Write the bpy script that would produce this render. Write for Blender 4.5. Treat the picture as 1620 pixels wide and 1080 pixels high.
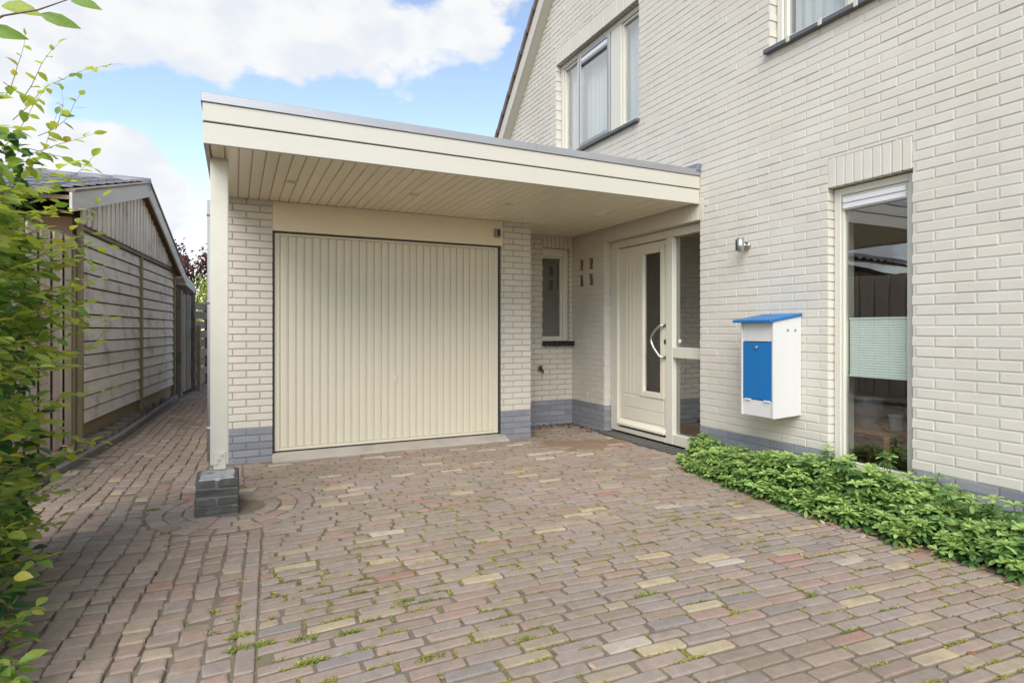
import bpy, bmesh, math, random
import numpy as np
from mathutils import Vector, Matrix

random.seed(7)
RNG = np.random.default_rng(11)
for o in list(bpy.data.objects):
    bpy.data.objects.remove(o)
C = bpy.context.scene.collection
R = math.radians

# ------------------------------------------------------------------ camera
FPX, TH, V0, CH = 912.9, R(25.553), 521.3, 1.19
cam = bpy.data.cameras.new('camera')
camo = bpy.data.objects.new('camera', cam)
C.objects.link(camo)
cam.sensor_width = 36.0
cam.lens = FPX / 1620 * 36
cam.shift_y = -(540 - V0) / 1620
cam.clip_start = 0.05
cam.clip_end = 2000
camo.location = (0, 0, CH)
camo.rotation_euler = (R(90), 0, -TH)
sc = bpy.context.scene
sc.camera = camo
SN, CO = math.sin(TH), math.cos(TH)


def pix(x, y, z):
    """pixel of the photograph (1620 wide) that a world point falls on"""
    d = x * SN + y * CO
    if d < 0.05:
        return (-9999, -9999, 0.05)
    return (810 + FPX * (x * CO - y * SN) / d, V0 - FPX * (z - CH) / d, d)


def ray(u, v):
    t = (u - 810) / FPX
    return Vector((t * CO + SN, CO - t * SN, (V0 - v) / FPX))


# ------------------------------------------------------------------ world and sun
SUN_EL, SUN_AZ = 44.0, 213.0          # azimuth clockwise from +Y: behind and left of the camera
world = bpy.data.worlds.new('World')
sc.world = world
world.use_nodes = True
nt = world.node_tree
for n in list(nt.nodes):
    nt.nodes.remove(n)


def N(tree, t, **kw):
    n = tree.nodes.new(t)
    for k, v in kw.items():
        setattr(n, k, v)
    return n


wo = N(nt, 'ShaderNodeOutputWorld')
bg = N(nt, 'ShaderNodeBackground')
sky = N(nt, 'ShaderNodeTexSky', sky_type='NISHITA', sun_disc=False)
sky.sun_elevation = R(SUN_EL)
sky.sun_rotation = R(SUN_AZ)
sky.air_density = 1.0
sky.dust_density = 0.6
sky.ozone_density = 1.0
bg.inputs['Strength'].default_value = 0.115
tc = N(nt, 'ShaderNodeTexCoord')
mp = N(nt, 'ShaderNodeMapping')
mp.inputs['Scale'].default_value = (1, 1, 1.7)
mp.inputs['Location'].default_value = (0.35, 0.1, 0.0)
nt.links.new(tc.outputs['Generated'], mp.inputs['Vector'])
nz = N(nt, 'ShaderNodeTexNoise')
nz.inputs['Scale'].default_value = 6.5
nz.inputs['Detail'].default_value = 9
nz.inputs['Roughness'].default_value = 0.56
nt.links.new(mp.outputs['Vector'], nz.inputs['Vector'])


def wmath(op, a, b=None):
    m = N(nt, 'ShaderNodeMath', operation=op)
    for i, x in enumerate((a, b)):
        if x is None:
            continue
        if isinstance(x, (int, float)):
            m.inputs[i].default_value = x
        else:
            nt.links.new(x, m.inputs[i])
    return m.outputs[0]


total = wmath('MULTIPLY', nz.outputs['Fac'], 1.25)
# where this sky carries its clouds (directions) and where it is open
for (u, v, r, w) in ((420, 45, .13, .40), (560, 40, .12, .34), (290, 75, .10, .34), (160, 60, .11, .34), (40, 110, .12, .34), (640, 100, .07, .30), (420, -120, .3, .25),
                     (215, 255, .075, .46), (130, 265, .09, .46), (70, 340, .12, .40), (250, 320, .09, .26),
                     (310, 330, .10, .20), (800, 20, .10, .36), (720, 60, .08, .24),
                     (310, 175, .13, -.42), (560, 190, .13, -.28), (190, 5, .05, -.30),  (90, 175, .06, -.15), (305, 250, .07, -.34), (190, 160, .085, -.46), (110, 175, .06, -.25),
                     (-700, 100, .55, .36), (-1500, -400, .6, .30)):
    dv = ray(u, v).normalized()
    ds = N(nt, 'ShaderNodeVectorMath', operation='DISTANCE')
    nt.links.new(tc.outputs['Generated'], ds.inputs[0])
    ds.inputs[1].default_value = dv
    mr = N(nt, 'ShaderNodeMapRange', interpolation_type='SMOOTHSTEP')
    mr.inputs['From Min'].default_value = 0
    mr.inputs['From Max'].default_value = r * 1.5
    mr.inputs['To Min'].default_value = w
    mr.inputs['To Max'].default_value = 0
    nt.links.new(ds.outputs['Value'], mr.inputs['Value'])
    total = wmath('ADD', total, mr.outputs['Result'])
cmask = N(nt, 'ShaderNodeMapRange', interpolation_type='SMOOTHSTEP')
cmask.inputs['From Min'].default_value = 0.94
cmask.inputs['From Max'].default_value = 1.10
cmask.inputs['To Max'].default_value = 0.96
nt.links.new(total, cmask.inputs['Value'])
mixc = N(nt, 'ShaderNodeMix', data_type='RGBA')
nt.links.new(cmask.outputs['Result'], mixc.inputs[0])
skyg = N(nt, 'ShaderNodeMix', data_type='RGBA', blend_type='MULTIPLY')
skyg.inputs[0].default_value = 1.0
skyg.inputs[7].default_value = (.96, .87, .80, 1)
nt.links.new(sky.outputs['Color'], skyg.inputs[6])
nt.links.new(skyg.outputs[2], mixc.inputs[6])
nzc = N(nt, 'ShaderNodeTexNoise')
nzc.inputs['Scale'].default_value = 11
nzc.inputs['Detail'].default_value = 6
nt.links.new(mp.outputs['Vector'], nzc.inputs['Vector'])
ccol = N(nt, 'ShaderNodeMix', data_type='RGBA')
ccol.inputs[6].default_value = (2.45, 2.56, 2.72, 1)
ccol.inputs[7].default_value = (2.85, 2.84, 2.83, 1)
cr_ = N(nt, 'ShaderNodeMapRange', interpolation_type='SMOOTHSTEP')
cr_.inputs['From Min'].default_value = .36
cr_.inputs['From Max'].default_value = .60
nt.links.new(nzc.outputs['Fac'], cr_.inputs['Value'])
nt.links.new(cr_.outputs['Result'], ccol.inputs[0])
nt.links.new(ccol.outputs[2], mixc.inputs[7])
nt.links.new(mixc.outputs[2], bg.inputs['Color'])
nt.links.new(bg.outputs['Background'], wo.inputs['Surface'])

sun = bpy.data.lights.new('sun', 'SUN')
suno = bpy.data.objects.new('sun', sun)
C.objects.link(suno)
sun.energy = 1.4
sun.angle = R(45)
sun.color = (1.0, 0.975, 0.935)
az = R(SUN_AZ)
sd = Vector((math.sin(az) * math.cos(R(SUN_EL)), math.cos(az) * math.cos(R(SUN_EL)), math.sin(R(SUN_EL))))
suno.rotation_euler = sd.to_track_quat('Z', 'Y').to_euler()
suno.location = sd * 40

sc.view_settings.view_transform = 'Standard'
sc.view_settings.look = 'None'
sc.view_settings.gamma = 1
sc.view_settings.use_curve_mapping = False
sc.view_settings.exposure = 1.58
sc.cycles.max_bounces = 10
sc.cycles.diffuse_bounces = 5
sc.cycles.transparent_max_bounces = 16
sc.cycles.use_denoising = True


# ------------------------------------------------------------------ materials
def mat_new(name):
    m = bpy.data.materials.new(name)
    m.use_nodes = True
    t = m.node_tree
    return m, t, t.nodes['Principled BSDF']


def surf(name, col, rough=0.8, var=0.12, scale=6.0, grain=60.0, gvar=0.10, bump=0.15, bdist=0.004,
         metallic=0.0, stretch=None, stain=None, stain_scale=1.5, stain_amt=0.5, spec=0.5, objvar=0.0, co='Object', patch=None):
    """colour with broad and fine variation, fine relief and optional stains"""
    m, t, b = mat_new(name)
    L = t.links
    tcn = N(t, 'ShaderNodeTexCoord')
    if co == 'World':
        tcn = N(t, 'ShaderNodeNewGeometry')
        co = 'Position'
    vec = tcn.outputs[co]
    if stretch:
        mpn = N(t, 'ShaderNodeMapping')
        mpn.inputs['Scale'].default_value = stretch
        L.new(vec, mpn.inputs['Vector'])
        vec = mpn.outputs['Vector']
    n1 = N(t, 'ShaderNodeTexNoise')
    n1.inputs['Scale'].default_value = scale
    n1.inputs['Detail'].default_value = 4
    L.new(vec, n1.inputs['Vector'])
    n2 = N(t, 'ShaderNodeTexNoise')
    n2.inputs['Scale'].default_value = grain
    n2.inputs['Detail'].default_value = 5
    n2.inputs['Roughness'].default_value = 0.65
    L.new(vec, n2.inputs['Vector'])

    def mth(op, a, bb):
        q = N(t, 'ShaderNodeMath', operation=op)
        for i, x in enumerate((a, bb)):
            if isinstance(x, (int, float)):
                q.inputs[i].default_value = x
            else:
                L.new(x, q.inputs[i])
        return q.outputs[0]
    v1 = mth('MULTIPLY_ADD', n1.outputs['Fac'], 2 * var)
    v1.node.inputs[2].default_value = 1 - var
    v2 = mth('MULTIPLY_ADD', n2.outputs['Fac'], 2 * gvar)
    v2.node.inputs[2].default_value = 1 - gvar
    val = mth('MULTIPLY', v1, v2)
    if objvar:
        oi = N(t, 'ShaderNodeObjectInfo')
        v3 = mth('MULTIPLY_ADD', oi.outputs['Random'], 2 * objvar)
        v3.node.inputs[2].default_value = 1 - objvar
        val = mth('MULTIPLY', val, v3)
    base = None
    if stain:
        n3 = N(t, 'ShaderNodeTexNoise')
        n3.inputs['Scale'].default_value = stain_scale
        n3.inputs['Detail'].default_value = 6
        n3.inputs['Roughness'].default_value = 0.6
        L.new(tcn.outputs[co], n3.inputs['Vector'])
        mr = N(t, 'ShaderNodeMapRange', interpolation_type='SMOOTHSTEP')
        mr.inputs['From Min'].default_value = 0.48
        mr.inputs['From Max'].default_value = 0.72
        mr.inputs['To Max'].default_value = stain_amt
        L.new(n3.outputs['Fac'], mr.inputs['Value'])
        mx = N(t, 'ShaderNodeMix', data_type='RGBA')
        L.new(mr.outputs['Result'], mx.inputs[0])
        mx.inputs[6].default_value = (*col, 1)
        mx.inputs[7].default_value = (*stain, 1)
        base = mx.outputs[2]
    if patch:
        n4 = N(t, 'ShaderNodeTexNoise')
        n4.inputs['Scale'].default_value = patch[1]
        n4.inputs['Detail'].default_value = 7
        n4.inputs['Roughness'].default_value = 0.62
        L.new(tcn.outputs[co], n4.inputs['Vector'])
        mr = N(t, 'ShaderNodeMapRange', interpolation_type='SMOOTHSTEP')
        mr.inputs['From Min'].default_value = 0.45
        mr.inputs['From Max'].default_value = 0.70
        mr.inputs['To Max'].default_value = patch[2]
        L.new(n4.outputs['Fac'], mr.inputs['Value'])
        mx = N(t, 'ShaderNodeMix', data_type='RGBA')
        L.new(mr.outputs['Result'], mx.inputs[0])
        if base is not None:
            L.new(base, mx.inputs[6])
        else:
            mx.inputs[6].default_value = (*col, 1)
        mx.inputs[7].default_value = (*patch[0], 1)
        base = mx.outputs[2]
    mul = N(t, 'ShaderNodeVectorMath', operation='SCALE')
    if base is not None:
        L.new(base, mul.inputs[0])
    else:
        mul.inputs[0].default_value = col
    L.new(val, mul.inputs['Scale'])
    L.new(mul.outputs['Vector'], b.inputs['Base Color'])
    b.inputs['Roughness'].default_value = rough
    b.inputs['Metallic'].default_value = metallic
    b.inputs['Specular IOR Level'].default_value = spec
    if bump:
        bp = N(t, 'ShaderNodeBump')
        bp.inputs['Strength'].default_value = bump
        bp.inputs['Distance'].default_value = bdist
        L.new(n2.outputs['Fac'], bp.inputs['Height'])
        L.new(bp.outputs['Normal'], b.inputs['Normal'])
    return m


def leafmat(name, col, trans=0.45, rough=0.45):
    m, t, b = mat_new(name)
    L = t.links
    tcn = N(t, 'ShaderNodeTexCoord')
    n1 = N(t, 'ShaderNodeTexNoise')
    n1.inputs['Scale'].default_value = 14
    n1.inputs['Detail'].default_value = 3
    L.new(tcn.outputs['Object'], n1.inputs['Vector'])
    q = N(t, 'ShaderNodeMapRange')
    q.inputs['To Min'].default_value = 0.7
    q.inputs['To Max'].default_value = 1.3
    L.new(n1.outputs['Fac'], q.inputs['Value'])
    mul = N(t, 'ShaderNodeVectorMath', operation='SCALE')
    mul.inputs[0].default_value = col
    L.new(q.outputs['Result'], mul.inputs['Scale'])
    L.new(mul.outputs['Vector'], b.inputs['Base Color'])
    b.inputs['Roughness'].default_value = rough
    b.inputs['Specular IOR Level'].default_value = 0.35
    tr = N(t, 'ShaderNodeBsdfTranslucent')
    sc2 = N(t, 'ShaderNodeVectorMath', operation='MULTIPLY')
    L.new(mul.outputs['Vector'], sc2.inputs[0])
    sc2.inputs[1].default_value = (1.5, 1.35, 0.6)
    L.new(sc2.outputs['Vector'], tr.inputs['Color'])
    mx = N(t, 'ShaderNodeMixShader')
    mx.inputs[0].default_value = trans
    L.new(b.outputs[0], mx.inputs[1])
    L.new(tr.outputs[0], mx.inputs[2])
    L.new(mx.outputs[0], t.nodes['Material Output'].inputs['Surface'])
    return m


def glassmat(name, tint=(0.94, 0.965, 0.955), boost=1.0):
    m, t, b = mat_new(name)
    L = t.links
    t.nodes.remove(b)
    tr = N(t, 'ShaderNodeBsdfTransparent')
    tr.inputs['Color'].default_value = (*tint, 1)
    gl = N(t, 'ShaderNodeBsdfGlossy')
    gl.inputs['Roughness'].default_value = 0.0
    gl.inputs['Color'].default_value = (1, 1, 1, 1)
    tcn = N(t, 'ShaderNodeTexCoord')
    nz_ = N(t, 'ShaderNodeTexNoise')
    nz_.inputs['Scale'].default_value = 2.0
    L.new(tcn.outputs['Object'], nz_.inputs['Vector'])
    bp = N(t, 'ShaderNodeBump')
    bp.inputs['Strength'].default_value = 0.04
    bp.inputs['Distance'].default_value = 0.02
    L.new(nz_.outputs['Fac'], bp.inputs['Height'])
    L.new(bp.outputs['Normal'], gl.inputs['Normal'])
    fr = N(t, 'ShaderNodeFresnel')
    fr.inputs['IOR'].default_value = 1.52
    ml = N(t, 'ShaderNodeMath', operation='MULTIPLY', use_clamp=True)
    ml.inputs[1].default_value = 4.6 * boost
    L.new(fr.outputs[0], ml.inputs[0])
    ge = N(t, 'ShaderNodeNewGeometry')
    inv = N(t, 'ShaderNodeMath', operation='SUBTRACT')
    inv.inputs[0].default_value = 1
    L.new(ge.outputs['Backfacing'], inv.inputs[1])
    mb_ = N(t, 'ShaderNodeMath', operation='MULTIPLY')
    L.new(ml.outputs[0], mb_.inputs[0])
    L.new(inv.outputs[0], mb_.inputs[1])
    mx = N(t, 'ShaderNodeMixShader')
    L.new(mb_.outputs[0], mx.inputs[0])
    L.new(tr.outputs[0], mx.inputs[1])
    L.new(gl.outputs[0], mx.inputs[2])
    L.new(mx.outputs[0], t.nodes['Material Output'].inputs['Surface'])
    return m


BR = [surf('cream_brick_%s' % n, c, 0.9, 0.05, 5, 130, 0.10, 0.4, 0.002, stain=(0.47, 0.43, 0.37), stain_scale=4.5, stain_amt=0.22, objvar=0.025,
           co='World', patch=((0.50, 0.455, 0.385), 1.3, 0.5))
      for n, c in (('pale', (0.570, 0.543, 0.470)), ('warm', (0.572, 0.535, 0.455)), ('plain', (0.566, 0.535, 0.462)), ('rosy', (0.568, 0.529, 0.455)))]
PL = [surf('blue_brick_%s' % n, c, 0.75, 0.08, 5, 90, 0.10, 0.3, 0.002, stain=(0.30, 0.29, 0.27), stain_scale=3.2, stain_amt=0.5, objvar=0.05, co='World')
      for n, c in (('mid', (0.215, 0.225, 0.255)), ('pale', (0.235, 0.247, 0.28)), ('deep', (0.19, 0.20, 0.23)))]
M = {}
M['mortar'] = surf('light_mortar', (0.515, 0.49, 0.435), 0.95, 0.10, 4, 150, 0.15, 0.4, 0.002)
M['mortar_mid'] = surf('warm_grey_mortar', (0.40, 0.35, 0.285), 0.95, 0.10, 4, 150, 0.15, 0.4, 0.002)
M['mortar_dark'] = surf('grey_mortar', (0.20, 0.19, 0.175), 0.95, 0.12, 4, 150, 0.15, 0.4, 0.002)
M['fascia'] = surf('fascia_paint', (0.51, 0.49, 0.42), 0.42, 0.04, 1.5, 40, 0.02, 0.05, 0.001, stretch=(1, 1, 6), stain=(0.45, 0.42, 0.34), stain_scale=2.4, stain_amt=0.20)
M['post'] = surf('post_paint', (0.585, 0.56, 0.475), 0.4, 0.04, 3, 60, 0.03, 0.05, 0.001, stain=(0.45, 0.44, 0.38), stain_scale=5, stain_amt=0.25)
M['frame'] = surf('window_frame_paint', (0.58, 0.56, 0.475), 0.35, 0.03, 3, 60, 0.02, 0.03, 0.001)
M['door_paint'] = surf('door_paint', (0.64, 0.605, 0.50), 0.33, 0.03, 2, 60, 0.02, 0.03, 0.001)
M['soffit'] = surf('soffit_paint', (0.82, 0.73, 0.565), 0.22, 0.06, 2, 40, 0.03, 0.06, 0.001, stretch=(6, 1, 1), objvar=0.035)
M['beam'] = surf('beam_paint', (0.72, 0.64, 0.48), 0.5, 0.04, 2, 50, 0.03, 0.05, 0.001)
M['garage_door'] = surf('garage_door_paint', (0.60, 0.555, 0.43), 0.38, 0.05, 1.2, 60, 0.02, 0.04, 0.001, stain=(0.46, 0.40, 0.28), stain_scale=1.4, stain_amt=0.25)
M['alu'] = surf('roof_edge_metal', (0.33, 0.335, 0.345), 0.5, 0.10, 3, 50, 0.06, 0.08, 0.001, metallic=0.55, stretch=(1, 1, 4))
M['lead'] = surf('lead_flashing', (0.20, 0.225, 0.26), 0.6, 0.15, 20, 80, 0.1, 0.2, 0.002, metallic=0.3)
M['dark_metal'] = surf('dark_metal', (0.05, 0.05, 0.05), 0.5, 0.1, 10, 80, 0.1, 0.1, 0.001, metallic=0.3)
M['black'] = surf('black_hollow', (0.008, 0.008, 0.008), 0.9, 0.05, 5, 60, 0.05, 0)
M['steel'] = surf('stainless_steel', (0.56, 0.55, 0.53), 0.38, 0.05, 6, 80, 0.05, 0.03, 0.001, metallic=1.0)
M['blue'] = surf('blue_paint', (0.003, 0.130, 0.36), 0.42, 0.07, 4, 50, 0.05, 0.10, 0.001, stretch=(1, 1, 0.4))
M['white'] = surf('white_paint', (0.58, 0.575, 0.555), 0.45, 0.03, 3, 60, 0.03, 0.06, 0.001, stretch=(3, 3, .5))
M['white_plastic'] = surf('white_plastic', (0.66, 0.66, 0.66), 0.35, 0.02, 3, 60, 0.02, 0)
M['green_mark'] = surf('green_fastener', (0.05, 0.33, 0.12), 0.4, 0.05, 5, 60, 0.05, 0)
M['grating'] = surf('grating_iron', (0.12, 0.115, 0.105), 0.6, 0.15, 10, 80, 0.15, 0.15, 0.001, metallic=0.2)
M['black_tile'] = surf('black_glazed_tile', (0.018, 0.018, 0.022), 0.25, 0.1, 6, 60, 0.1, 0.05, 0.001)
M['sill'] = surf('grey_sill', (0.10, 0.105, 0.115), 0.5, 0.1, 6, 60, 0.1, 0.05, 0.001)
M['concrete'] = surf('worn_concrete', (0.36, 0.33, 0.28), 0.92, 0.15, 5, 60, 0.15, 0.4, 0.003, stain=(0.22, 0.20, 0.16), stain_scale=3, stain_amt=0.6)
M['kerb'] = surf('kerb_concrete', (0.20, 0.185, 0.165), 0.92, 0.15, 6, 60, 0.15, 0.4, 0.003, stain=(0.12, 0.11, 0.08), stain_scale=3, stain_amt=0.7)
M['block'] = surf('mossy_block', (0.19, 0.165, 0.13), 0.95, 0.15, 12, 70, 0.2, 0.5, 0.004, stain=(0.13, 0.125, 0.04), stain_scale=7, stain_amt=0.8, objvar=0.15)
BASEB = [surf('dark_clinker_%d' % i, c, 0.85, 0.2, 14, 80, 0.2, 0.5, 0.003, stain=(0.17, 0.17, 0.165), stain_scale=9, stain_amt=0.5)
         for i, c in enumerate(((0.070, 0.066, 0.061), (0.088, 0.082, 0.076)))]
M['joint_dark'] = surf('dark_mortar_joint', (0.15, 0.148, 0.14), 0.95, 0.3, 14, 80, 0.2, 0.6, 0.004)
M['base_mortar'] = surf('pale_mortar_bed', (0.36, 0.36, 0.35), 0.95, 0.3, 14, 80, 0.2, 0.6, 0.004, stain=(0.12, 0.12, 0.12), stain_scale=11, stain_amt=0.8)
M['wood_grey'] = surf('weathered_boards', (0.65, 0.59, 0.51), 0.85, 0.14, 2.2, 16, 0.16, 0.35, 0.003, stretch=(7, .7, 7), stain=(0.19, 0.17, 0.12), stain_scale=3, stain_amt=0.55, objvar=0.10)
M['wood_vert'] = surf('weathered_upright_boards', (0.62, 0.545, 0.46), 0.85, 0.14, 2.2, 16, 0.16, 0.35, 0.003, stretch=(7, 7, .7), stain=(0.25, 0.20, 0.15), stain_scale=3, stain_amt=0.5, objvar=0.14)
M['wood_fence'] = surf('pale_fence_boards', (0.57, 0.475, 0.36), 0.85, 0.12, 2.2, 16, 0.16, 0.35, 0.003, stretch=(7, 7, .7), stain=(0.32, 0.25, 0.17), stain_scale=3, stain_amt=0.5, objvar=0.12)
M['wood_brown'] = surf('brown_timber', (0.29, 0.20, 0.135), 0.85, 0.14, 2.2, 16, 0.16, 0.3, 0.003, stretch=(7, 7, .7), objvar=0.1)
M['wood_post'] = surf('greenish_timber_post', (0.26, 0.20, 0.11), 0.85, 0.14, 2.2, 16, 0.16, 0.3, 0.003, stretch=(7, 7, .7), stain=(0.17, 0.16, 0.06), stain_scale=4, stain_amt=0.6)
M['wood_old'] = surf('old_dark_boards', (0.23, 0.185, 0.14), 0.88, 0.18, 3, 20, 0.2, 0.4, 0.003, stretch=(6, 6, .8), stain=(0.10, 0.10, 0.045), stain_scale=3, stain_amt=0.6, objvar=0.18)
M['wood_barge'] = surf('silver_grey_board', (0.56, 0.515, 0.46), 0.8, 0.14, 2, 16, 0.12, 0.3, 0.003, stretch=(7, .7, 7), objvar=0.06)
M['tile_grey'] = surf('grey_roof_tile', (0.19, 0.19, 0.195), 0.55, 0.15, 6, 60, 0.12, 0.2, 0.002, objvar=0.12)
M['tile_brown'] = surf('brown_roof_tile', (0.17, 0.125, 0.115), 0.75, 0.15, 6, 60, 0.12, 0.25, 0.002, objvar=0.12)
M['pvc'] = surf('grey_pipe', (0.27, 0.275, 0.285), 0.5, 0.06, 6, 60, 0.05, 0.05, 0.001)
M['soil'] = surf('dark_soil', (0.085, 0.062, 0.042), 0.95, 0.3, 5, 60, 0.3, 0.7, 0.01)
M['joint'] = surf('joint_sand', (0.150, 0.122, 0.090), 0.97, 0.2, 8, 90, 0.3, 0.6, 0.004, stain=(0.17, 0.165, 0.045), stain_scale=1.7, stain_amt=0.9, co='World')
M['sand'] = surf('brown_sand', (0.20, 0.135, 0.088), 0.97, 0.15, 6, 120, 0.2, 0.4, 0.002)
M['twig'] = surf('grey_brown_twig', (0.17, 0.12, 0.085), 0.8, 0.2, 20, 60, 0.1, 0.2, 0.001)
M['room_wall'] = surf('room_plaster', (0.62, 0.60, 0.55), 0.9, 0.04, 2, 40, 0.03, 0)
M['room_floor'] = surf('room_floor_wood', (0.22, 0.13, 0.075), 0.5, 0.15, 2, 20, 0.12, 0.05, 0.001, stretch=(1, 6, 1))
M['zinc'] = surf('zinc_bucket', (0.55, 0.56, 0.57), 0.45, 0.12, 6, 60, 0.06, 0.05, 0.001, metallic=0.2)
M['pine'] = surf('orange_pine', (0.42, 0.21, 0.085), 0.5, 0.1, 3, 30, 0.1, 0.05, 0.001, stretch=(5, 5, .8))
M['pale_green'] = surf('pale_green_panel', (0.50, 0.55, 0.47), 0.5, 0.04, 3, 60, 0.02, 0)
M['picture'] = surf('dull_picture', (0.16, 0.11, 0.08), 0.6, 0.4, 14, 60, 0.1, 0)
M['dry_leaf'] = leafmat('dry_leaf', (0.27, 0.14, 0.07), 0.15, 0.7)
M['dry_leaf_dark'] = leafmat('rotting_leaf', (0.10, 0.065, 0.04), 0.1, 0.8)
M['dry_leaf_pale'] = leafmat('pale_dry_leaf', (0.42, 0.30, 0.18), 0.15, 0.7)
M['glass'] = glassmat('window_glass')
M['glass_up'] = glassmat('upper_window_glass', (0.92, 0.96, 0.96), 1.0)
M['glass_dim'] = glassmat('tinted_side_glass', (0.72, 0.76, 0.72), 1.0)
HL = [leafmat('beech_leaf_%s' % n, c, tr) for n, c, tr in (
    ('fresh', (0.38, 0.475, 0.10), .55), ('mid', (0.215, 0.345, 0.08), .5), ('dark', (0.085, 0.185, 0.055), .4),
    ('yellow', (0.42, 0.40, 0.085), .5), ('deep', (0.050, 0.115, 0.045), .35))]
GL = [leafmat('carpet_leaf_%s' % n, c, .3, .33) for n, c in (
    ('mid', (0.185, 0.305, 0.080)), ('light', (0.320, 0.450, 0.130)), ('dark', (0.075, 0.160, 0.045)))]
MOSS = [leafmat('moss_%s' % n, c, .3, .7) for n, c in (('yellow', (0.36, 0.345, 0.075)), ('green', (0.20, 0.255, 0.055)), ('olive', (0.27, 0.25, 0.08)))]
RED = [leafmat('red_maple_leaf', (0.16, 0.035, 0.045), .4), leafmat('dark_maple_leaf', (0.09, 0.028, 0.035), .4)]


# blind with fine folds
def blindmat():
    m = surf('pleated_blind_cloth', (0.80, 0.84, 0.79), 0.7, 0.02, 3, 60, 0.02, 0)
    return m


M['blind'] = blindmat()


def pavmat(name, col, stain=(0.19, 0.165, 0.12), amt=0.5):
    return surf(name, tuple(np.array(col) * (.95, .92, .835)), 0.9, 0.22, 24, 110, 0.24, 0.5, 0.003, stain=stain, stain_scale=7.5, stain_amt=amt, objvar=0.06,
                co='World', patch=((0.205, 0.160, 0.115), 1.1, 0.6))


PAV = [pavmat('paver_mauve', (0.275, 0.222, 0.198)), pavmat('paver_grey_mauve', (0.268, 0.228, 0.208)), pavmat('paver_brown', (0.255, 0.200, 0.165)),
       pavmat('paver_rosy', (0.285, 0.208, 0.180)), pavmat('paver_tan', (0.315, 0.260, 0.200)), pavmat('paver_yellow', (0.385, 0.325, 0.225)),
       pavmat('paver_red', (0.295, 0.175, 0.145)), pavmat('paver_blue_grey', (0.225, 0.205, 0.20)), pavmat('paver_pale', (0.40, 0.36, 0.31)),
       pavmat('paver_pinkish', (0.305, 0.235, 0.205))]
PAVW = np.array([.27, .22, .13, .10, .10, .05, .018, .03, .008, .09])
PATHW = np.array([.24, .12, .22, .18, .08, .03, .012, .02, .004, .12])


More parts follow.
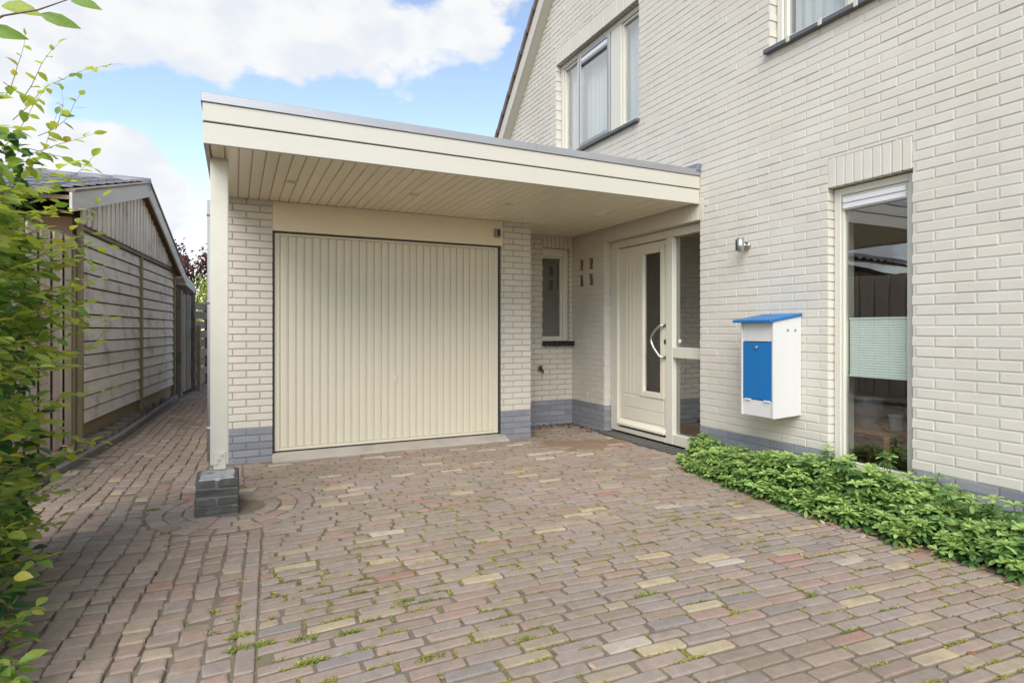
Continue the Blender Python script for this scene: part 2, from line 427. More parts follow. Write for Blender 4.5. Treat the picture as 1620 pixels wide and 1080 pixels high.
# ------------------------------------------------------------------ mesh helpers
class MB:
    def __init__(self):
        self.v, self.f, self.m, self.sm = [], [], [], []

    def quad(self, pts, mi=0, smooth=False):
        k = len(self.v)
        self.v += [tuple(p) for p in pts]
        self.f.append(tuple(range(k, k + len(pts))))
        self.m.append(mi)
        self.sm.append(smooth)

    def box(self, x0, x1, y0, y1, z0, z1, mi=0):
        k = len(self.v)
        self.v += [(x0, y0, z0), (x1, y0, z0), (x1, y1, z0), (x0, y1, z0), (x0, y0, z1), (x1, y0, z1), (x1, y1, z1), (x0, y1, z1)]
        for f in ((0, 3, 2, 1), (4, 5, 6, 7), (0, 1, 5, 4), (1, 2, 6, 5), (2, 3, 7, 6), (3, 0, 4, 7)):
            self.f.append(tuple(k + i for i in f))
            self.m.append(mi)
            self.sm.append(False)
        return self

    def obox(self, c, ax, ay, azv, hx, hy, hz, mi=0):
        k = len(self.v)
        c, ax, ay, azv = Vector(c), Vector(ax), Vector(ay), Vector(azv)
        for (i, j, l) in ((-1, -1, -1), (1, -1, -1), (1, 1, -1), (-1, 1, -1), (-1, -1, 1), (1, -1, 1), (1, 1, 1), (-1, 1, 1)):
            self.v.append(tuple(c + ax * (hx * i) + ay * (hy * j) + azv * (hz * l)))
        for f in ((0, 3, 2, 1), (4, 5, 6, 7), (0, 1, 5, 4), (1, 2, 6, 5), (2, 3, 7, 6), (3, 0, 4, 7)):
            self.f.append(tuple(k + i for i in f))
            self.m.append(mi)
            self.sm.append(False)
        return self

    def prism(self, poly, ext, mi=0):
        """polygon (3D points) pushed along the vector ext"""
        k, n = len(self.v), len(poly)
        e = Vector(ext)
        self.v += [tuple(p) for p in poly] + [tuple(Vector(p) + e) for p in poly]
        self.f.append(tuple(range(k, k + n))[::-1])
        self.f.append(tuple(range(k + n, k + 2 * n)))
        for i in range(n):
            j = (i + 1) % n
            self.f.append((k + i, k + j, k + n + j, k + n + i))
        self.m += [mi] * (n + 2)
        self.sm += [False] * (n + 2)
        return self

    def tube(self, pts, r, n=8, mi=0, cap=True):
        pts = [Vector(p) for p in pts]
        rr = r if isinstance(r, (list, tuple)) else [r] * len(pts)
        k = len(self.v)
        up = None
        for i, p in enumerate(pts):
            d = (pts[min(i + 1, len(pts) - 1)] - pts[max(i - 1, 0)]).normalized()
            if up is None:
                up = d.orthogonal().normalized()
            up = (up - d * up.dot(d))
            if up.length < 1e-6:
                up = d.orthogonal()
            up.normalize()
            w = d.cross(up)
            for j in range(n):
                a = 2 * math.pi * j / n
                self.v.append(tuple(p + (up * math.cos(a) + w * math.sin(a)) * rr[i]))
        for i in range(len(pts) - 1):
            for j in range(n):
                a, b = k + i * n + j, k + i * n + (j + 1) % n
                self.f.append((a, b, b + n, a + n))
                self.m.append(mi)
                self.sm.append(n > 5)
        if cap:
            self.f.append(tuple(k + j for j in range(n))[::-1])
            self.f.append(tuple(k + (len(pts) - 1) * n + j for j in range(n)))
            self.m += [mi, mi]
            self.sm += [False, False]
        return self

    def lathe(self, prof, c, n=24, mi=0):
        k = len(self.v)
        for (r, z) in prof:
            for j in range(n):
                a = 2 * math.pi * j / n
                self.v.append((c[0] + r * math.cos(a), c[1] + r * math.sin(a), c[2] + z))
        for i in range(len(prof) - 1):
            for j in range(n):
                a, b = k + i * n + j, k + i * n + (j + 1) % n
                self.f.append((a, b, b + n, a + n))
                self.m.append(mi)
                self.sm.append(True)
        return self

    def arr(self, V, F, mi):
        """V (n,3), F (m,k) arrays, mi int or array"""
        k = len(self.v)
        self.v += V.tolist()
        self.f += (F + k).tolist()
        self.m += (mi.tolist() if hasattr(mi, 'tolist') else [mi] * len(F))
        self.sm += [False] * len(F)

    def mesh(self, name, mats, bevel=0.0, seg=1):
        me = bpy.data.meshes.new(name)
        me.from_pydata(self.v, [], self.f)
        if not isinstance(mats, (list, tuple)):
            mats = [mats]
        for q in mats:
            me.materials.append(q)
        me.polygons.foreach_set('material_index', self.m)
        me.polygons.foreach_set('use_smooth', self.sm)
        if bevel:
            bm = bmesh.new()
            bm.from_mesh(me)
            bmesh.ops.remove_doubles(bm, verts=bm.verts, dist=1e-5)
            es = [e for e in bm.edges if len(e.link_faces) == 2 and e.calc_face_angle(0) > 0.6]
            bmesh.ops.bevel(bm, geom=es, offset=bevel, segments=seg, affect='EDGES', clamp_overlap=True)
            bm.to_mesh(me)
            bm.free()
        me.update()
        return me

    def build(self, name, mats, parent=None, bevel=0.0, seg=1, kind=None):
        return link(name, self.mesh(name, mats, bevel, seg), parent, kind)


BASE = {}


def wloc(o):
    p = Vector((0, 0, 0))
    while o is not None:
        p = p + BASE.get(o.name, Vector((0, 0, 0)))
        o = None
    return p


def link(name, me, parent=None, kind=None, at=None):
    """links a mesh whose vertices are in world coordinates; parent roots carry only a translation"""
    o = bpy.data.objects.new(name, me)
    C.objects.link(o)
    if at is not None:
        o.location = at
    if parent is not None:
        o.parent = parent
        root = parent
        while root.parent is not None:
            root = root.parent
        off = BASE.get(root.name)
        # every part sits at its root's origin frame, so only a part directly under an Empty needs the offset
        if parent is root and off is not None:
            o.matrix_parent_inverse = Matrix.Translation(-off)
    if kind:
        o['kind'] = kind
    return o


def thing(name, label, cat, loc, group=None):
    o = bpy.data.objects.new(name, None)
    C.objects.link(o)
    o.location = loc
    o.empty_display_size = 0.1
    BASE[o.name] = Vector(loc)
    tag(o, label, cat, group)
    return o


def tag(o, label, cat, group=None, kind=None):
    o['label'] = label
    o['category'] = cat
    if group:
        o['group'] = group
    if kind:
        o['kind'] = kind
    return o


# ------------------------------------------------------------------ bricks
CSE, BL, ZP = 0.065, 0.222, 0.302       # course, brick module, top of the blue plinth
JT = 0.0105


def sub_rect(rects, hole):
    out = []
    a0, a1, b0, b1 = hole
    for (x0, x1, z0, z1, t) in rects:
        if a1 <= x0 or a0 >= x1 or b1 <= z0 or b0 >= z1:
            out.append((x0, x1, z0, z1, t))
            continue
        if x0 < a0:
            out.append((x0, a0, z0, z1, t))
        if a1 < x1:
            out.append((a1, x1, z0, z1, t))
        m0, m1 = max(x0, a0), min(x1, a1)
        if z0 < b0:
            out.append((m0, m1, z0, b0, t))
        if b1 < z1:
            out.append((m0, m1, b1, z1, t))
    return out


def courses(a0, a1, z0, z1, holes=(), phase=0.0, slope=None):
    """running bond rectangles over a wall area minus its holes; t: 0 cream, 1 plinth"""
    res = []
    k0 = int(math.floor((z0 - ZP) / CSE)) - 1
    k1 = int(math.ceil((z1 - ZP) / CSE)) + 1
    for k in range(k0, k1):
        zb, zt = ZP + k * CSE + JT / 2, ZP + (k + 1) * CSE - JT / 2
        zb, zt = max(zb, z0), min(zt, z1)
        if zt - zb < 0.012:
            continue
        off = phase + (BL / 2 if k % 2 else 0)
        i0 = int(math.floor((a0 - off) / BL)) - 1
        i1 = int(math.ceil((a1 - off) / BL)) + 1
        row = []
        for i in range(i0, i1):
            x0, x1 = off + i * BL + JT / 2, off + (i + 1) * BL - JT / 2
            hi = a1
            if slope is not None:
                hi = min(a1, slope((zb + zt) / 2))
            x0, x1 = max(x0, a0), min(x1, hi)
            if x1 - x0 > 0.02:
                row.append((x0, x1, zb, zt, 1 if k < 0 else 0))
        for h in holes:
            row = sub_rect(row, h)
        res += [r for r in row if r[1] - r[0] > 0.018 and r[3] - r[2] > 0.012]
    return res


def soldiers(a0, a1, z0, z1):
    n = max(1, int(round((a1 - a0) / 0.0645)))
    w = (a1 - a0) / n
    return [(a0 + i * w + 0.005, a0 + (i + 1) * w - 0.005, z0 + .001, z1 - .005, 0) for i in range(n)]


BV = 0.0024


def brick_verts(w, h, dep, jit=0.0):
    """front at n=0, back at n=-dep, coordinates (a, n, z)"""
    def ring(i, n):
        return [(i, n, i), (w - i, n, i), (w - i, n, h - i), (i, n, h - i)]
    V = np.array(ring(0, -dep) + ring(0, -BV) + ring(BV * .35, -BV * .3) + ring(BV * 1.3, 0), float)
    return V


def ring_faces(nr):
    F = []
    for r in range(nr - 1):
        for j in range(4):
            a, b = r * 4 + j, r * 4 + (j + 1) % 4
            F.append((a, b, b + 4, a + 4))
    F.append((nr * 4 - 4, nr * 4 - 3, nr * 4 - 2, nr * 4 - 1))
    return np.array(F)


BF = ring_faces(4)
_bm_cache = {}


class Wall:
    """brick face in the plane through O with horizontal axis a and outward normal n"""
    def __init__(self, O, a, n, rects, dep=0.1):
        self.O, self.a, self.n, self.rects, self.dep = Vector(O), Vector(a), Vector(n), rects, dep

    def size(self, r):
        c = self.O + self.a * ((r[0] + r[1]) / 2) + Vector((0, 0, (r[2] + r[3]) / 2))
        u, v, d = pix(*c)
        if not (-20 < u < 1640 and -20 < v < 1100):
            return 0
        view = (Vector((0, 0, CH)) - c)
        cs = view.normalized().dot(self.n)
        if cs <= 0.02:
            return 0
        return (r[1] - r[0]) * (r[3] - r[2]) * cs * (FPX / d) ** 2


def lay(walls, parent_of, house_limit=300, skip=None):
    """the biggest bricks as objects, the rest as one joined part per wall"""
    allb = []
    for wi, w in enumerate(walls):
        for r in w.rects:
            s = w.size(r)
            if s > 0 and skip is not None:
                c = w.O + w.a * ((r[0] + r[1]) / 2) + Vector((0, 0, (r[2] + r[3]) / 2))
                u, v, d = pix(*c)
                if skip(u, v):
                    s = 0
            allb.append((s, wi, r))
    order = sorted(range(len(allb)), key=lambda i: -allb[i][0])
    single = set(i for i in order[:house_limit] if allb[i][0] > 25)
    mbs = {}
    for i, (s, wi, r) in enumerate(allb):
        w = walls[wi]
        tint = (random.choices((0, 1, 2, 3), (4, 3, 4, 1))[0] if r[4] == 0 else 4 + random.choices((0, 1, 2), (4, 3, 2))[0])
        ln, ht = r[1] - r[0], r[3] - r[2]
        prd = random.gauss(0, 0.0008)
        if i in single:
            key = (round(ln, 3), round(ht, 3), tint, tuple(w.a), tuple(w.n), w.dep)
            me = _bm_cache.get(key)
            if me is None:
                V = brick_verts(ln, ht, w.dep)
                A = np.array([w.a, w.n, (0, 0, 1)])
                me = bpy.data.meshes.new('brick')
                F = BF if np.linalg.det(A) < 0 else BF[:, ::-1]
                me.from_pydata((V @ A).tolist(), [], F.tolist())
                me.materials.append((BR + PL)[tint])
                me.update()
                _bm_cache[key] = me
            p = w.O + w.a * r[0] + Vector((0, 0, r[2])) + w.n * prd
            link('brick', me, parent_of[wi], at=p)
        else:
            V = brick_verts(ln, ht, w.dep)
            if s > 12:
                V[8:, 0] += RNG.normal(0, .0007, 8)
                V[8:, 2] += RNG.normal(0, .0007, 8)
            A = np.array([w.a, w.n, (0, 0, 1)])
            V = V @ A + np.array(w.O + w.a * r[0] + Vector((0, 0, r[2])) + w.n * prd)
            F = BF if np.linalg.det(A) < 0 else BF[:, ::-1]
            mb = mbs.setdefault(id(parent_of[wi]), (parent_of[wi], MB()))[1]
            mb.arr(V, F, tint)
    for p, mb in mbs.values():
        mb.build('brickwork', BR + PL, p, kind='stuff')


def slab_grid(mb, O, a, n, abr, zbr, holes, d0, d1, mi_fn=lambda z: 0):
    """a slab between n=d0 (front) and n=d1 (back) with rectangular holes"""
    O, a, n = Vector(O), Vector(a), Vector(n)
    As = sorted(set([round(x, 4) for x in abr] + [round(x, 4) for h in holes for x in h[:2] if abr[0] < x < abr[-1]]))
    Zs = sorted(set([round(x, 4) for x in zbr] + [round(x, 4) for h in holes for x in h[2:] if zbr[0] < x < zbr[-1]]))

    def solid(i, j):
        if not (0 <= i < len(As) - 1 and 0 <= j < len(Zs) - 1):
            return False
        x, z = (As[i] + As[i + 1]) / 2, (Zs[j] + Zs[j + 1]) / 2
        return not any(h[0] < x < h[1] and h[2] < z < h[3] for h in holes)

    def P(x, z, d):
        return O + a * x + n * d + Vector((0, 0, z))
    for i in range(len(As) - 1):
        for j in range(len(Zs) - 1):
            if not solid(i, j):
                continue
            x0, x1, z0, z1 = As[i], As[i + 1], Zs[j], Zs[j + 1]
            mi = mi_fn((z0 + z1) / 2)
            mb.quad((P(x0, z0, d0), P(x1, z0, d0), P(x1, z1, d0), P(x0, z1, d0)), mi)
            mb.quad((P(x0, z0, d1), P(x0, z1, d1), P(x1, z1, d1), P(x1, z0, d1)), mi)
            for (di, dj, q) in ((-1, 0, ((x0, z0), (x0, z1))), (1, 0, ((x1, z0), (x1, z1))), (0, -1, ((x0, z0), (x1, z0))), (0, 1, ((x0, z1), (x1, z1)))):
                if not solid(i + di, j + dj):
                    (p, q2) = q
                    mb.quad((P(*p, d0), P(*q2, d0), P(*q2, d1), P(*p, d1)), mi)


# ------------------------------------------------------------------ ground
gm = MB()
gm.quad(((-300, -300, -0.05), (300, -300, -0.05), (300, 300, -0.05), (-300, 300, -0.05)))
g = gm.build('ground', M['soil'])
tag(g, 'bare dark soil lying beyond the paving', 'ground', kind='structure')

XH = 3.884            # plane of the house front
YG = 5.708            # plane of the garage front
YF = 4.082            # front of the canopy fascia
ZS = 2.368            # underside of the canopy
YR = 6.33             # back wall of the porch
PBX, PBY = -0.015, 4.30   # brick base of the canopy post


def bound(y):
    """line between the driveway bricks and the path stones"""
    return -0.115 + 0.050 * y if y < 4.3 else -0.012


def row_curve(x, y):
    k = 1.0 if y < 3.2 else max(0.35, 1 - (y - 3.2) / 3.0)
    return (0.085 * x - 0.19 * (x - (1 - math.exp(-max(x, -.3))))) * k


def paver(quad, z, bev, tilt=(0, 0), dep=0.035):
    """quad: four plan corners anticlockwise; worn outline with blunted corners, vertices in rings of eight"""
    q4 = np.array(quad, float)
    pts = []
    for i in range(4):
        p, a, b = q4[i], q4[i - 1], q4[(i + 1) % 4]
        cut = random.uniform(.003, .009)
        for e in (a, b):
            w = e - p
            l = np.linalg.norm(w) + 1e-6
            pts.append(p + w / l * min(cut, l * .3) + RNG.normal(0, .0011, 2))
    q = np.array(pts)
    c = q.mean(0)
    W = q - c
    Ln = np.linalg.norm(W, axis=1, keepdims=True)
    hw = min(np.linalg.norm(q4[0] - q4[3]), np.linalg.norm(q4[0] - q4[1])) / 2

    def inset(d, zz):
        k = np.maximum(0.2, 1 - d / hw)
        # offset the long and the short sides about equally
        e1 = (q4[1] - q4[0]) / (np.linalg.norm(q4[1] - q4[0]) + 1e-6)
        e2 = np.array([-e1[1], e1[0]])
        l1 = np.abs(W @ e1).max()
        l2 = np.abs(W @ e2).max()
        pp = c + np.outer(W @ e1 * max(.2, 1 - d / l1), e1) + np.outer(W @ e2 * max(.2, 1 - d / l2), e2)
        zv = zz + (pp[:, 0] - c[0]) * tilt[0] + (pp[:, 1] - c[1]) * tilt[1]
        return np.column_stack([pp, zv])
    return np.vstack([inset(0, z - dep), inset(0, z - bev), inset(bev * .5, z - bev * .35), inset(bev * 1.6, z - bev * .05)])


def ring_faces8():
    F = []
    for r in range(3):
        for j in range(8):
            a, b = r * 8 + j, r * 8 + (j + 1) % 8
            F.append((a, b, b + 8, a + 8))
    for (a, b, c_, d_) in ((0, 1, 2, 3), (0, 3, 4, 7), (7, 4, 5, 6)):
        F.append((24 + a, 24 + b, 24 + c_, 24 + d_))
    return np.array(F)


PF = ring_faces8()


def pav_size(c):
    u, v, d = pix(c[0], c[1], 0)
    if not (-10 < u < 1630 and 500 < v < 1095):
        return 0
    return 1.0 / d ** 3 + 1e-6


def put_pavers(stones, parent, name, limit=300):
    """stones: (quad, z, bevel, tilt, material index)"""
    sz = []
    for q, z, b, t, mi in stones:
        qa = np.array(q)
        c = qa.mean(0)
        area = 0.5 * abs(np.dot(qa[:, 0], np.roll(qa[:, 1], 1)) - np.dot(qa[:, 1], np.roll(qa[:, 0], 1)))
        u, v, d = pix(c[0], c[1], 0)
        hid = (u < 45 + 0.03 * max(0, 900 - v)) or (316 < u < 376 and 735 < v < 818)
        sz.append(0 if hid else pav_size(c) * area)
    order = sorted(range(len(stones)), key=lambda i: -sz[i])
    single = set(i for i in order[:limit] if sz[i] > 0)
    mb = MB()
    for i, (q, z, b, t, mi) in enumerate(stones):
        V = paver(q, z, b, t)
        if i in single:
            c = V[:, :2].mean(0)
            me = bpy.data.meshes.new(name)
            me.from_pydata((V - np.array([c[0], c[1], 0])).tolist(), [], PF.tolist())
            me.materials.append(PAV[mi])
            me.update()
            link(name, me, parent, at=(c[0], c[1], 0))
        else:
            mb.arr(V, PF, mi)
    if mb.v:
        mb.build(name + '_bed', PAV, parent, kind='stuff')


def bed_front(y):
    return 3.36 + 0.03 * math.sin(y * 2.1) + 0.10 * max(0, (y - 3.2))


# driveway of long bricks
dm = MB()
dm.box(-0.35, XH + .15, -6.0, YR + 0.06, -0.045, -0.0085)
drive = dm.build('driveway', M['joint'])
tag(drive, 'driveway of worn mauve and yellow clay bricks with mossy joints', 'driveway', kind='structure')
stones = []
gaps = []
seams = []
PITCH = 0.0685
j = -30
y = 0.35
RB = 0.513
while y < YR + 0.35:
    x = -0.5 + random.uniform(0, .2)
    while x < XH + 0.1:
        ln = random.choices((0.192, 0.182, 0.200, 0.095, 0.145), (8, 3, 3, .8, .6))[0] + random.gauss(0, .003)
        x0, x1 = x, x + ln
        x = x1 + abs(random.gauss(0.010, .005)) + .004
        xm = (x0 + x1) / 2
        gy = lambda xx: y + row_curve(xx, y)
        ym = gy(xm)
        b = bound(ym) + 0.072
        if x1 < b + 0.03:
            continue
        x0 = max(x0, b)
        if ym > YR - 0.03 or ym < 0.2:
            continue
        if ym < 3.95 and x0 > bed_front(ym) + 0.02:
            continue
        if ym < 3.95:
            x1 = min(x1, bed_front(ym) + 0.14)
        if x1 > XH - 0.005 and not (4.12 < ym < 5.58):
            x1 = XH - 0.005
        if 4.12 < ym < 5.58:
            x1 = min(x1, 3.755)
        if x1 - x0 < 0.04:
            continue
        if ym > YG - 0.10 and (xm < 2.62 if ym < YG - .0 else x0 < 2.98):
            if ym > YG - 0.005 or xm < 0.32 or ym > YG - .09:
                if ym > YG - 0.005 or 0.28 < xm < 2.64:
                    continue
        if abs(ym - PBY) < RB:
            x0 = max(x0, PBX + math.sqrt(RB ** 2 - (ym - PBY) ** 2) + .004)
            if x1 - x0 < .03:
                continue
        hw = (PITCH - 0.0125 + random.gauss(0, .0025)) / 2
        jt = lambda: random.gauss(0, .0018)
        # fewer crisp edges close to the garage where sand covers the joints
        near = ym > 4.6
        quad = ((x0 + jt(), gy(x0) - hw + jt()), (x1 + jt(), gy(x1) - hw + jt()), (x1 + jt(), gy(x1) + hw + jt()), (x0 + jt(), gy(x0) + hw + jt()))
        z = random.gauss(0, .0016) + 0.004 * math.sin(xm * 2.3 + 1) * math.sin(ym * 1.9)
        mi = int(RNG.choice(len(PAV), p=PAVW / PAVW.sum()))
        if near and mi in (5, 4) and random.random() < .6:
            mi = random.choice((0, 2, 3, 8))
        if near and random.random() < .035:
            mi = 8
        elif ym > 4.9 and random.random() < .5:
            mi = 2
        stones.append((quad, z, random.uniform(.003, .0055), (random.gauss(0, .010), random.gauss(0, .02)), mi))
        gaps.append((x1 + .006, ym))
        seams.append((x0, gy(x0) + PITCH / 2, x1, gy(x1) + PITCH / 2))
        seams.append((x1 + .007, ym - PITCH / 2, x1 + .007, ym + PITCH / 2))
    y += PITCH
# the rings round the post base, on the driveway side
ring_stones = []
for (r0, r1, n) in ((0.20, 0.30, 13), (0.305, 0.405, 18), (0.41, 0.51, 23)):
    for i in range(n):
        a0 = 2 * math.pi * (i + random.uniform(-.06, .06) + (.5 if r0 > .25 else 0)) / n
        a1 = a0 + 2 * math.pi / n * 0.93
        q = []
        for (rr, aa) in ((r0, a0), (r1 - .006, a0), (r1 - .006, a1), (r0, a1)):
            rr = rr * random.uniform(.985, 1.015)
            q.append((PBX + rr * math.cos(aa), PBY + rr * math.sin(aa)))
        cx, cy = sum(p[0] for p in q) / 4, sum(p[1] for p in q) / 4
        mi = int(RNG.choice(len(PAV), p=PATHW / PATHW.sum()))
        ring_stones.append((q, random.gauss(0, .002), .005, (random.gauss(0, .02), random.gauss(0, .02)), mi))
        gaps.append((cx + .05, cy))
put_pavers(stones + [s for s in ring_stones if np.mean([p[0] for p in s[0]]) > 0], drive, 'paver')


# path of squarer stones along the left, running back beside the garage
def kerb_x(yy):
    pts = ((0, -1.55), (5.4, -1.36), (6.06, -1.276), (7.53, -1.105), (11.5, -0.905), (15.5, -.60))
    for (y0, x0), (y1, x1) in zip(pts, pts[1:]):
        if yy <= y1:
            return x0 + (x1 - x0) * (yy - y0) / (y1 - y0)
    return pts[-1][1]


pm = MB()
pm.prism([(-1.9, -6, -0.045), (-0.36, -6, -0.045), (-0.36, YR, -0.045), (-0.20, YR, -.045), (-.20, 15.6, -.045), (-1.2, 15.6, -.045), (-1.9, 7, -.045)], (0, 0, 0.0355))
path = pm.build('path', M['joint'])
tag(path, 'narrow path of small square clay stones leading past the garage to the gate', 'path', kind='structure')
stones = []
pgaps = []
CW = 0.100
for c in range(-17, 0):
    y = 0.9 + random.uniform(0, .1)
    while y < 15.2:
        ln = random.choices((0.082, 0.072, 0.094), (5, 2, 2))[0] + random.gauss(0, .004)
        y0, y1 = y, y + ln
        y = y1 + abs(random.gauss(.009, .003)) + .003
        ym = (y0 + y1) / 2

        def cx(cc, yy):
            # columns follow the kerb on the left, the boundary line on the right
            if yy < 3.7:
                t = bound(yy) - .012
            elif yy < 4.9:
                t = bound(3.7) - .012 + (0.052 - bound(3.7) + .012) * (yy - 3.7) / 1.2
            else:
                t = 0.052 + .045 * (yy - 4.9)
            k_ = min(1, -cc * .25)
            return t + cc * CW + k_ * (0.010 * math.sin(yy * 2.7 + cc * .6) + .006 * math.sin(yy * 6.1 + cc * 1.7))
        xl, xr = cx(c, ym) + .005, cx(c + 1, ym) - .004
        xm = (xl + xr) / 2
        rb = bound(ym) - .012 if ym < 4.9 else (0.052 if ym < YG - .01 else -0.195)
        if xm < kerb_x(ym) + 0.045 or xl > rb - .03:
            continue
        if xr > rb - .032:
            xr = rb
        if abs(ym - PBY) < RB:
            lim = PBX - math.sqrt(RB ** 2 - (ym - PBY) ** 2)
            if xl > lim - .03:
                continue
            if xr > lim - .03:
                xr = lim
        if xm > -.19 and ym > YG - .02:
            continue
        jt = lambda: random.gauss(0, .0038)
        sk = 0.012 * math.sin(ym * 1.3 + c)
        quad = ((xl + jt(), y0 - sk * .4 + jt()), (xr + jt(), y0 + sk * .4 + jt()), (xr + jt(), y1 + sk * .4 + jt()), (xl + jt(), y1 - sk * .4 + jt()))
        mi = int(RNG.choice(len(PAV), p=PATHW / PATHW.sum()))
        z = random.gauss(0, .003) + 0.006 * math.sin(xm * 5 + 1) * math.sin(ym * 1.7)
        stones.append((quad, z, random.uniform(.005, .009), (random.gauss(0, .03), random.gauss(0, .035)), mi))
        if ym < 4.5 and xm > -.9:
            pgaps.append((xr + .005, ym))
# border row of stretchers laid lengthways between path and driveway
y = 0.4
while y < 3.74:
    ln = 0.20 + random.gauss(0, .006)
    xb, xb2 = bound(y), bound(y + ln)
    q = ((xb - .004, y), (xb + .062, y), (xb2 + .062, y + ln - .008), (xb2 - .004, y + ln - .008))
    stones.append((q, random.gauss(0, .002), .005, (random.gauss(0, .02), random.gauss(0, .01)), random.choices((0, 1, 4, 9, 3), (3, 3, 1, 2, 1))[0]))
    pgaps.append((xb - .008, y + random.random() * ln))
    pgaps.append((xb + .068, y + random.random() * ln))
    y += ln
put_pavers(stones + [s for s in ring_stones if np.mean([p[0] for p in s[0]]) <= 0], path, 'cobble')

# kerb along the shed
kb = thing('kerb', 'low concrete edging along the foot of the timber shed', 'kerb', (-1.2, 7, 0))
kb['kind'] = 'structure'
for (y0, y1) in ((3.6, 4.58), (4.6, 5.58), (5.6, 6.55), (6.57, 7.53), (7.55, 8.53), (8.55, 9.53), (9.55, 10.53), (10.55, 11.5)):
    a, b = Vector((kerb_x(y0), y0, 0)), Vector((kerb_x(y1), y1, 0))
    dirv = (b - a).normalized()
    nrm = Vector((-dirv.y, dirv.x, 0))
    q = MB().obox((a + b) / 2 + nrm * .03 + Vector((0, 0, random.uniform(-.012, -.004))), dirv, nrm, (0, 0, 1), (b - a).length / 2 - .002, .03, .07)
    q.build('kerb_stone', M['kerb'], kb, 0.006)

# strip of earth behind the kerb
em = MB()
em.prism([(-2.6, -2, -.049), (kerb_x(3.2) - .07, 3.2, -.049), (kerb_x(7.53) - .07, 7.53, -.049), (kerb_x(11.5) - .07, 11.5, -.049), (-1.4, 11.6, -.049), (-2.6, 7, -.049)], (0, 0, .055))
e = em.build('soil_strip', M['soil'])
tag(e, 'strip of bare earth between the edging and the shed', 'soil', kind='structure')
# bed of earth under the plants by the house
em = MB()
em.prism([(bed_front(0.2) + .06, 0.2, -.009), (XH - .004, 0.2, -.009), (XH - .004, 3.98, -.009), (3.60, 3.98, -.009), (bed_front(3.2) + .06, 3.2, -.009), (bed_front(2) + .06, 2, -.009)], (0, 0, .012))
e = em.build('plant_bed', M['soil'])
tag(e, 'narrow bed of earth along the house wall', 'soil', kind='structure')

# brown sand trodden in before the front door
sm_ = MB()
na_, nr_ = 48, 12
gridp = {}
for i in range(na_):
    a = 2 * math.pi * i / na_
    lob = 1 + .22 * math.sin(3 * a + 1) + .13 * math.sin(7 * a) + random.gauss(0, .05)
    for k in range(nr_ + 1):
        q = k / nr_
        gridp[i, k] = (3.30 + .55 * lob * q * math.cos(a), 5.05 + .36 * lob * q * math.sin(a), .0052 - .0095 * q ** 1.5 + (random.gauss(0, .0012) if k else 0))
for i in range(na_):
    for k in range(nr_):
        j2 = (i + 1) % na_
        sm_.quad((gridp[i, k], gridp[i, k + 1], gridp[j2, k + 1], gridp[j2, k]), 0, True)
s = sm_.build('sand', M['sand'])
tag(s, 'patch of brown sand trodden over the bricks by the front door', 'sand', kind='stuff')


# ------------------------------------------------------------------ house
house = thing('house', 'two storey cream brick house with steep gable and recessed front door', 'house', (XH, 4.0, 0))
A_Y = Vector((0, 1, 0))
NX = Vector((-1, 0, 0))
DOOR = (4.08, 5.62, -.05, 2.21)
TALL = (2.218, 2.795, 0.14, 2.216)
UP1 = (4.987, 6.744, 3.43, 4.735)
UP2 = (1.66, 3.30, 3.43, 4.735)
HOLES = [(6.085, 6.185, 1.927, 2.057), (5.87, 5.97, 1.927, 2.057), (6.085, 6.185, 1.732, 1.862), (5.87, 5.97, 1.732, 1.862)]
SOLD = [(4.03, 5.66, 2.21, 2.42), (TALL[0] - .004, TALL[1] + .004, 2.216, 2.426), (UP1[0], UP1[1], 4.735, 4.945), (UP2[0], UP2[1], 4.735, 4.945)]
EY0, EY1, APY = -3.36, 9.36, 3.0


def slope_hi(z):
    return 8.14 - (z - 4.226) / 1.086


wallmb = MB()
grow = lambda h: (h[0] - .006, h[1] + .006, h[2] - .006, h[3] + .006)
slab_grid(wallmb, (XH, 0, 0), A_Y, NX, [EY0, 6.9], [-.05, ZP, 5.5], [grow(h) for h in [DOOR, TALL, UP1, UP2] + HOLES], -0.0032, -0.30,
          lambda z: 1 if z < ZP else 0)
poly = [(6.9, -.05), (EY1, -.05), (EY1, 2.9), (6.9, 4.226 + (8.14 - 6.9) * 1.086)]
wallmb.prism([(XH + .0055, y, z) for y, z in poly], (.29, 0, 0), 0)
zz = 5.5
yl = slope_hi(zz)
poly = [(-(yl - APY) + APY, zz), (6.9, zz), (6.9, 5.57), (APY, 4.226 + (8.14 - APY) * 1.086)]
wallmb.prism([(XH + .0055, y, z) for y, z in poly], (.29, 0, 0), 0)
wall = wallmb.build('wall', [M['mortar'], M['mortar_dark']], house)
rects = courses(EY0, EY1, -.02, 6.2, [DOOR, TALL, UP1, UP2] + HOLES + SOLD, phase=0.004 + DOOR[0], slope=slope_hi)
# nothing shows below the canopy behind the porch or inside the garage
rects = [r for r in rects if not (r[0] > YR + .02 and r[3] < 2.4)]
rects = [r for r in rects if not (r[1] < 0.4)]
for sdr in SOLD:
    rects += soldiers(*sdr)
W1 = Wall((XH, 0, 0), A_Y, NX, rects)
lay([W1], [wall], 300, skip=lambda u, v: (1165 < u < 1268 and 495 < v < 662) or (u > 1060 and v > 690 + .17 * (u - 1080)) or (u < 1106 and v > 264 and v < 340))

# remaining walls of the house body, behind the front
hb = MB()
hb.box(XH + .30, XH + 8.9, EY1 - .3, EY1, -.05, 2.9)
hb.box(XH + .30, XH + 8.9, EY0, EY0 + .3, -.05, 2.9)
hb.box(XH + 8.6, XH + 8.9, EY0, EY1, -.05, 2.95)
hb.prism([(XH + 8.6, EY1, 2.95), (XH + 8.6, EY0, 2.95), (XH + 8.6, APY, 9.8)], (.3, 0, 0))
hb.build('rear_wall', M['mortar'], house)

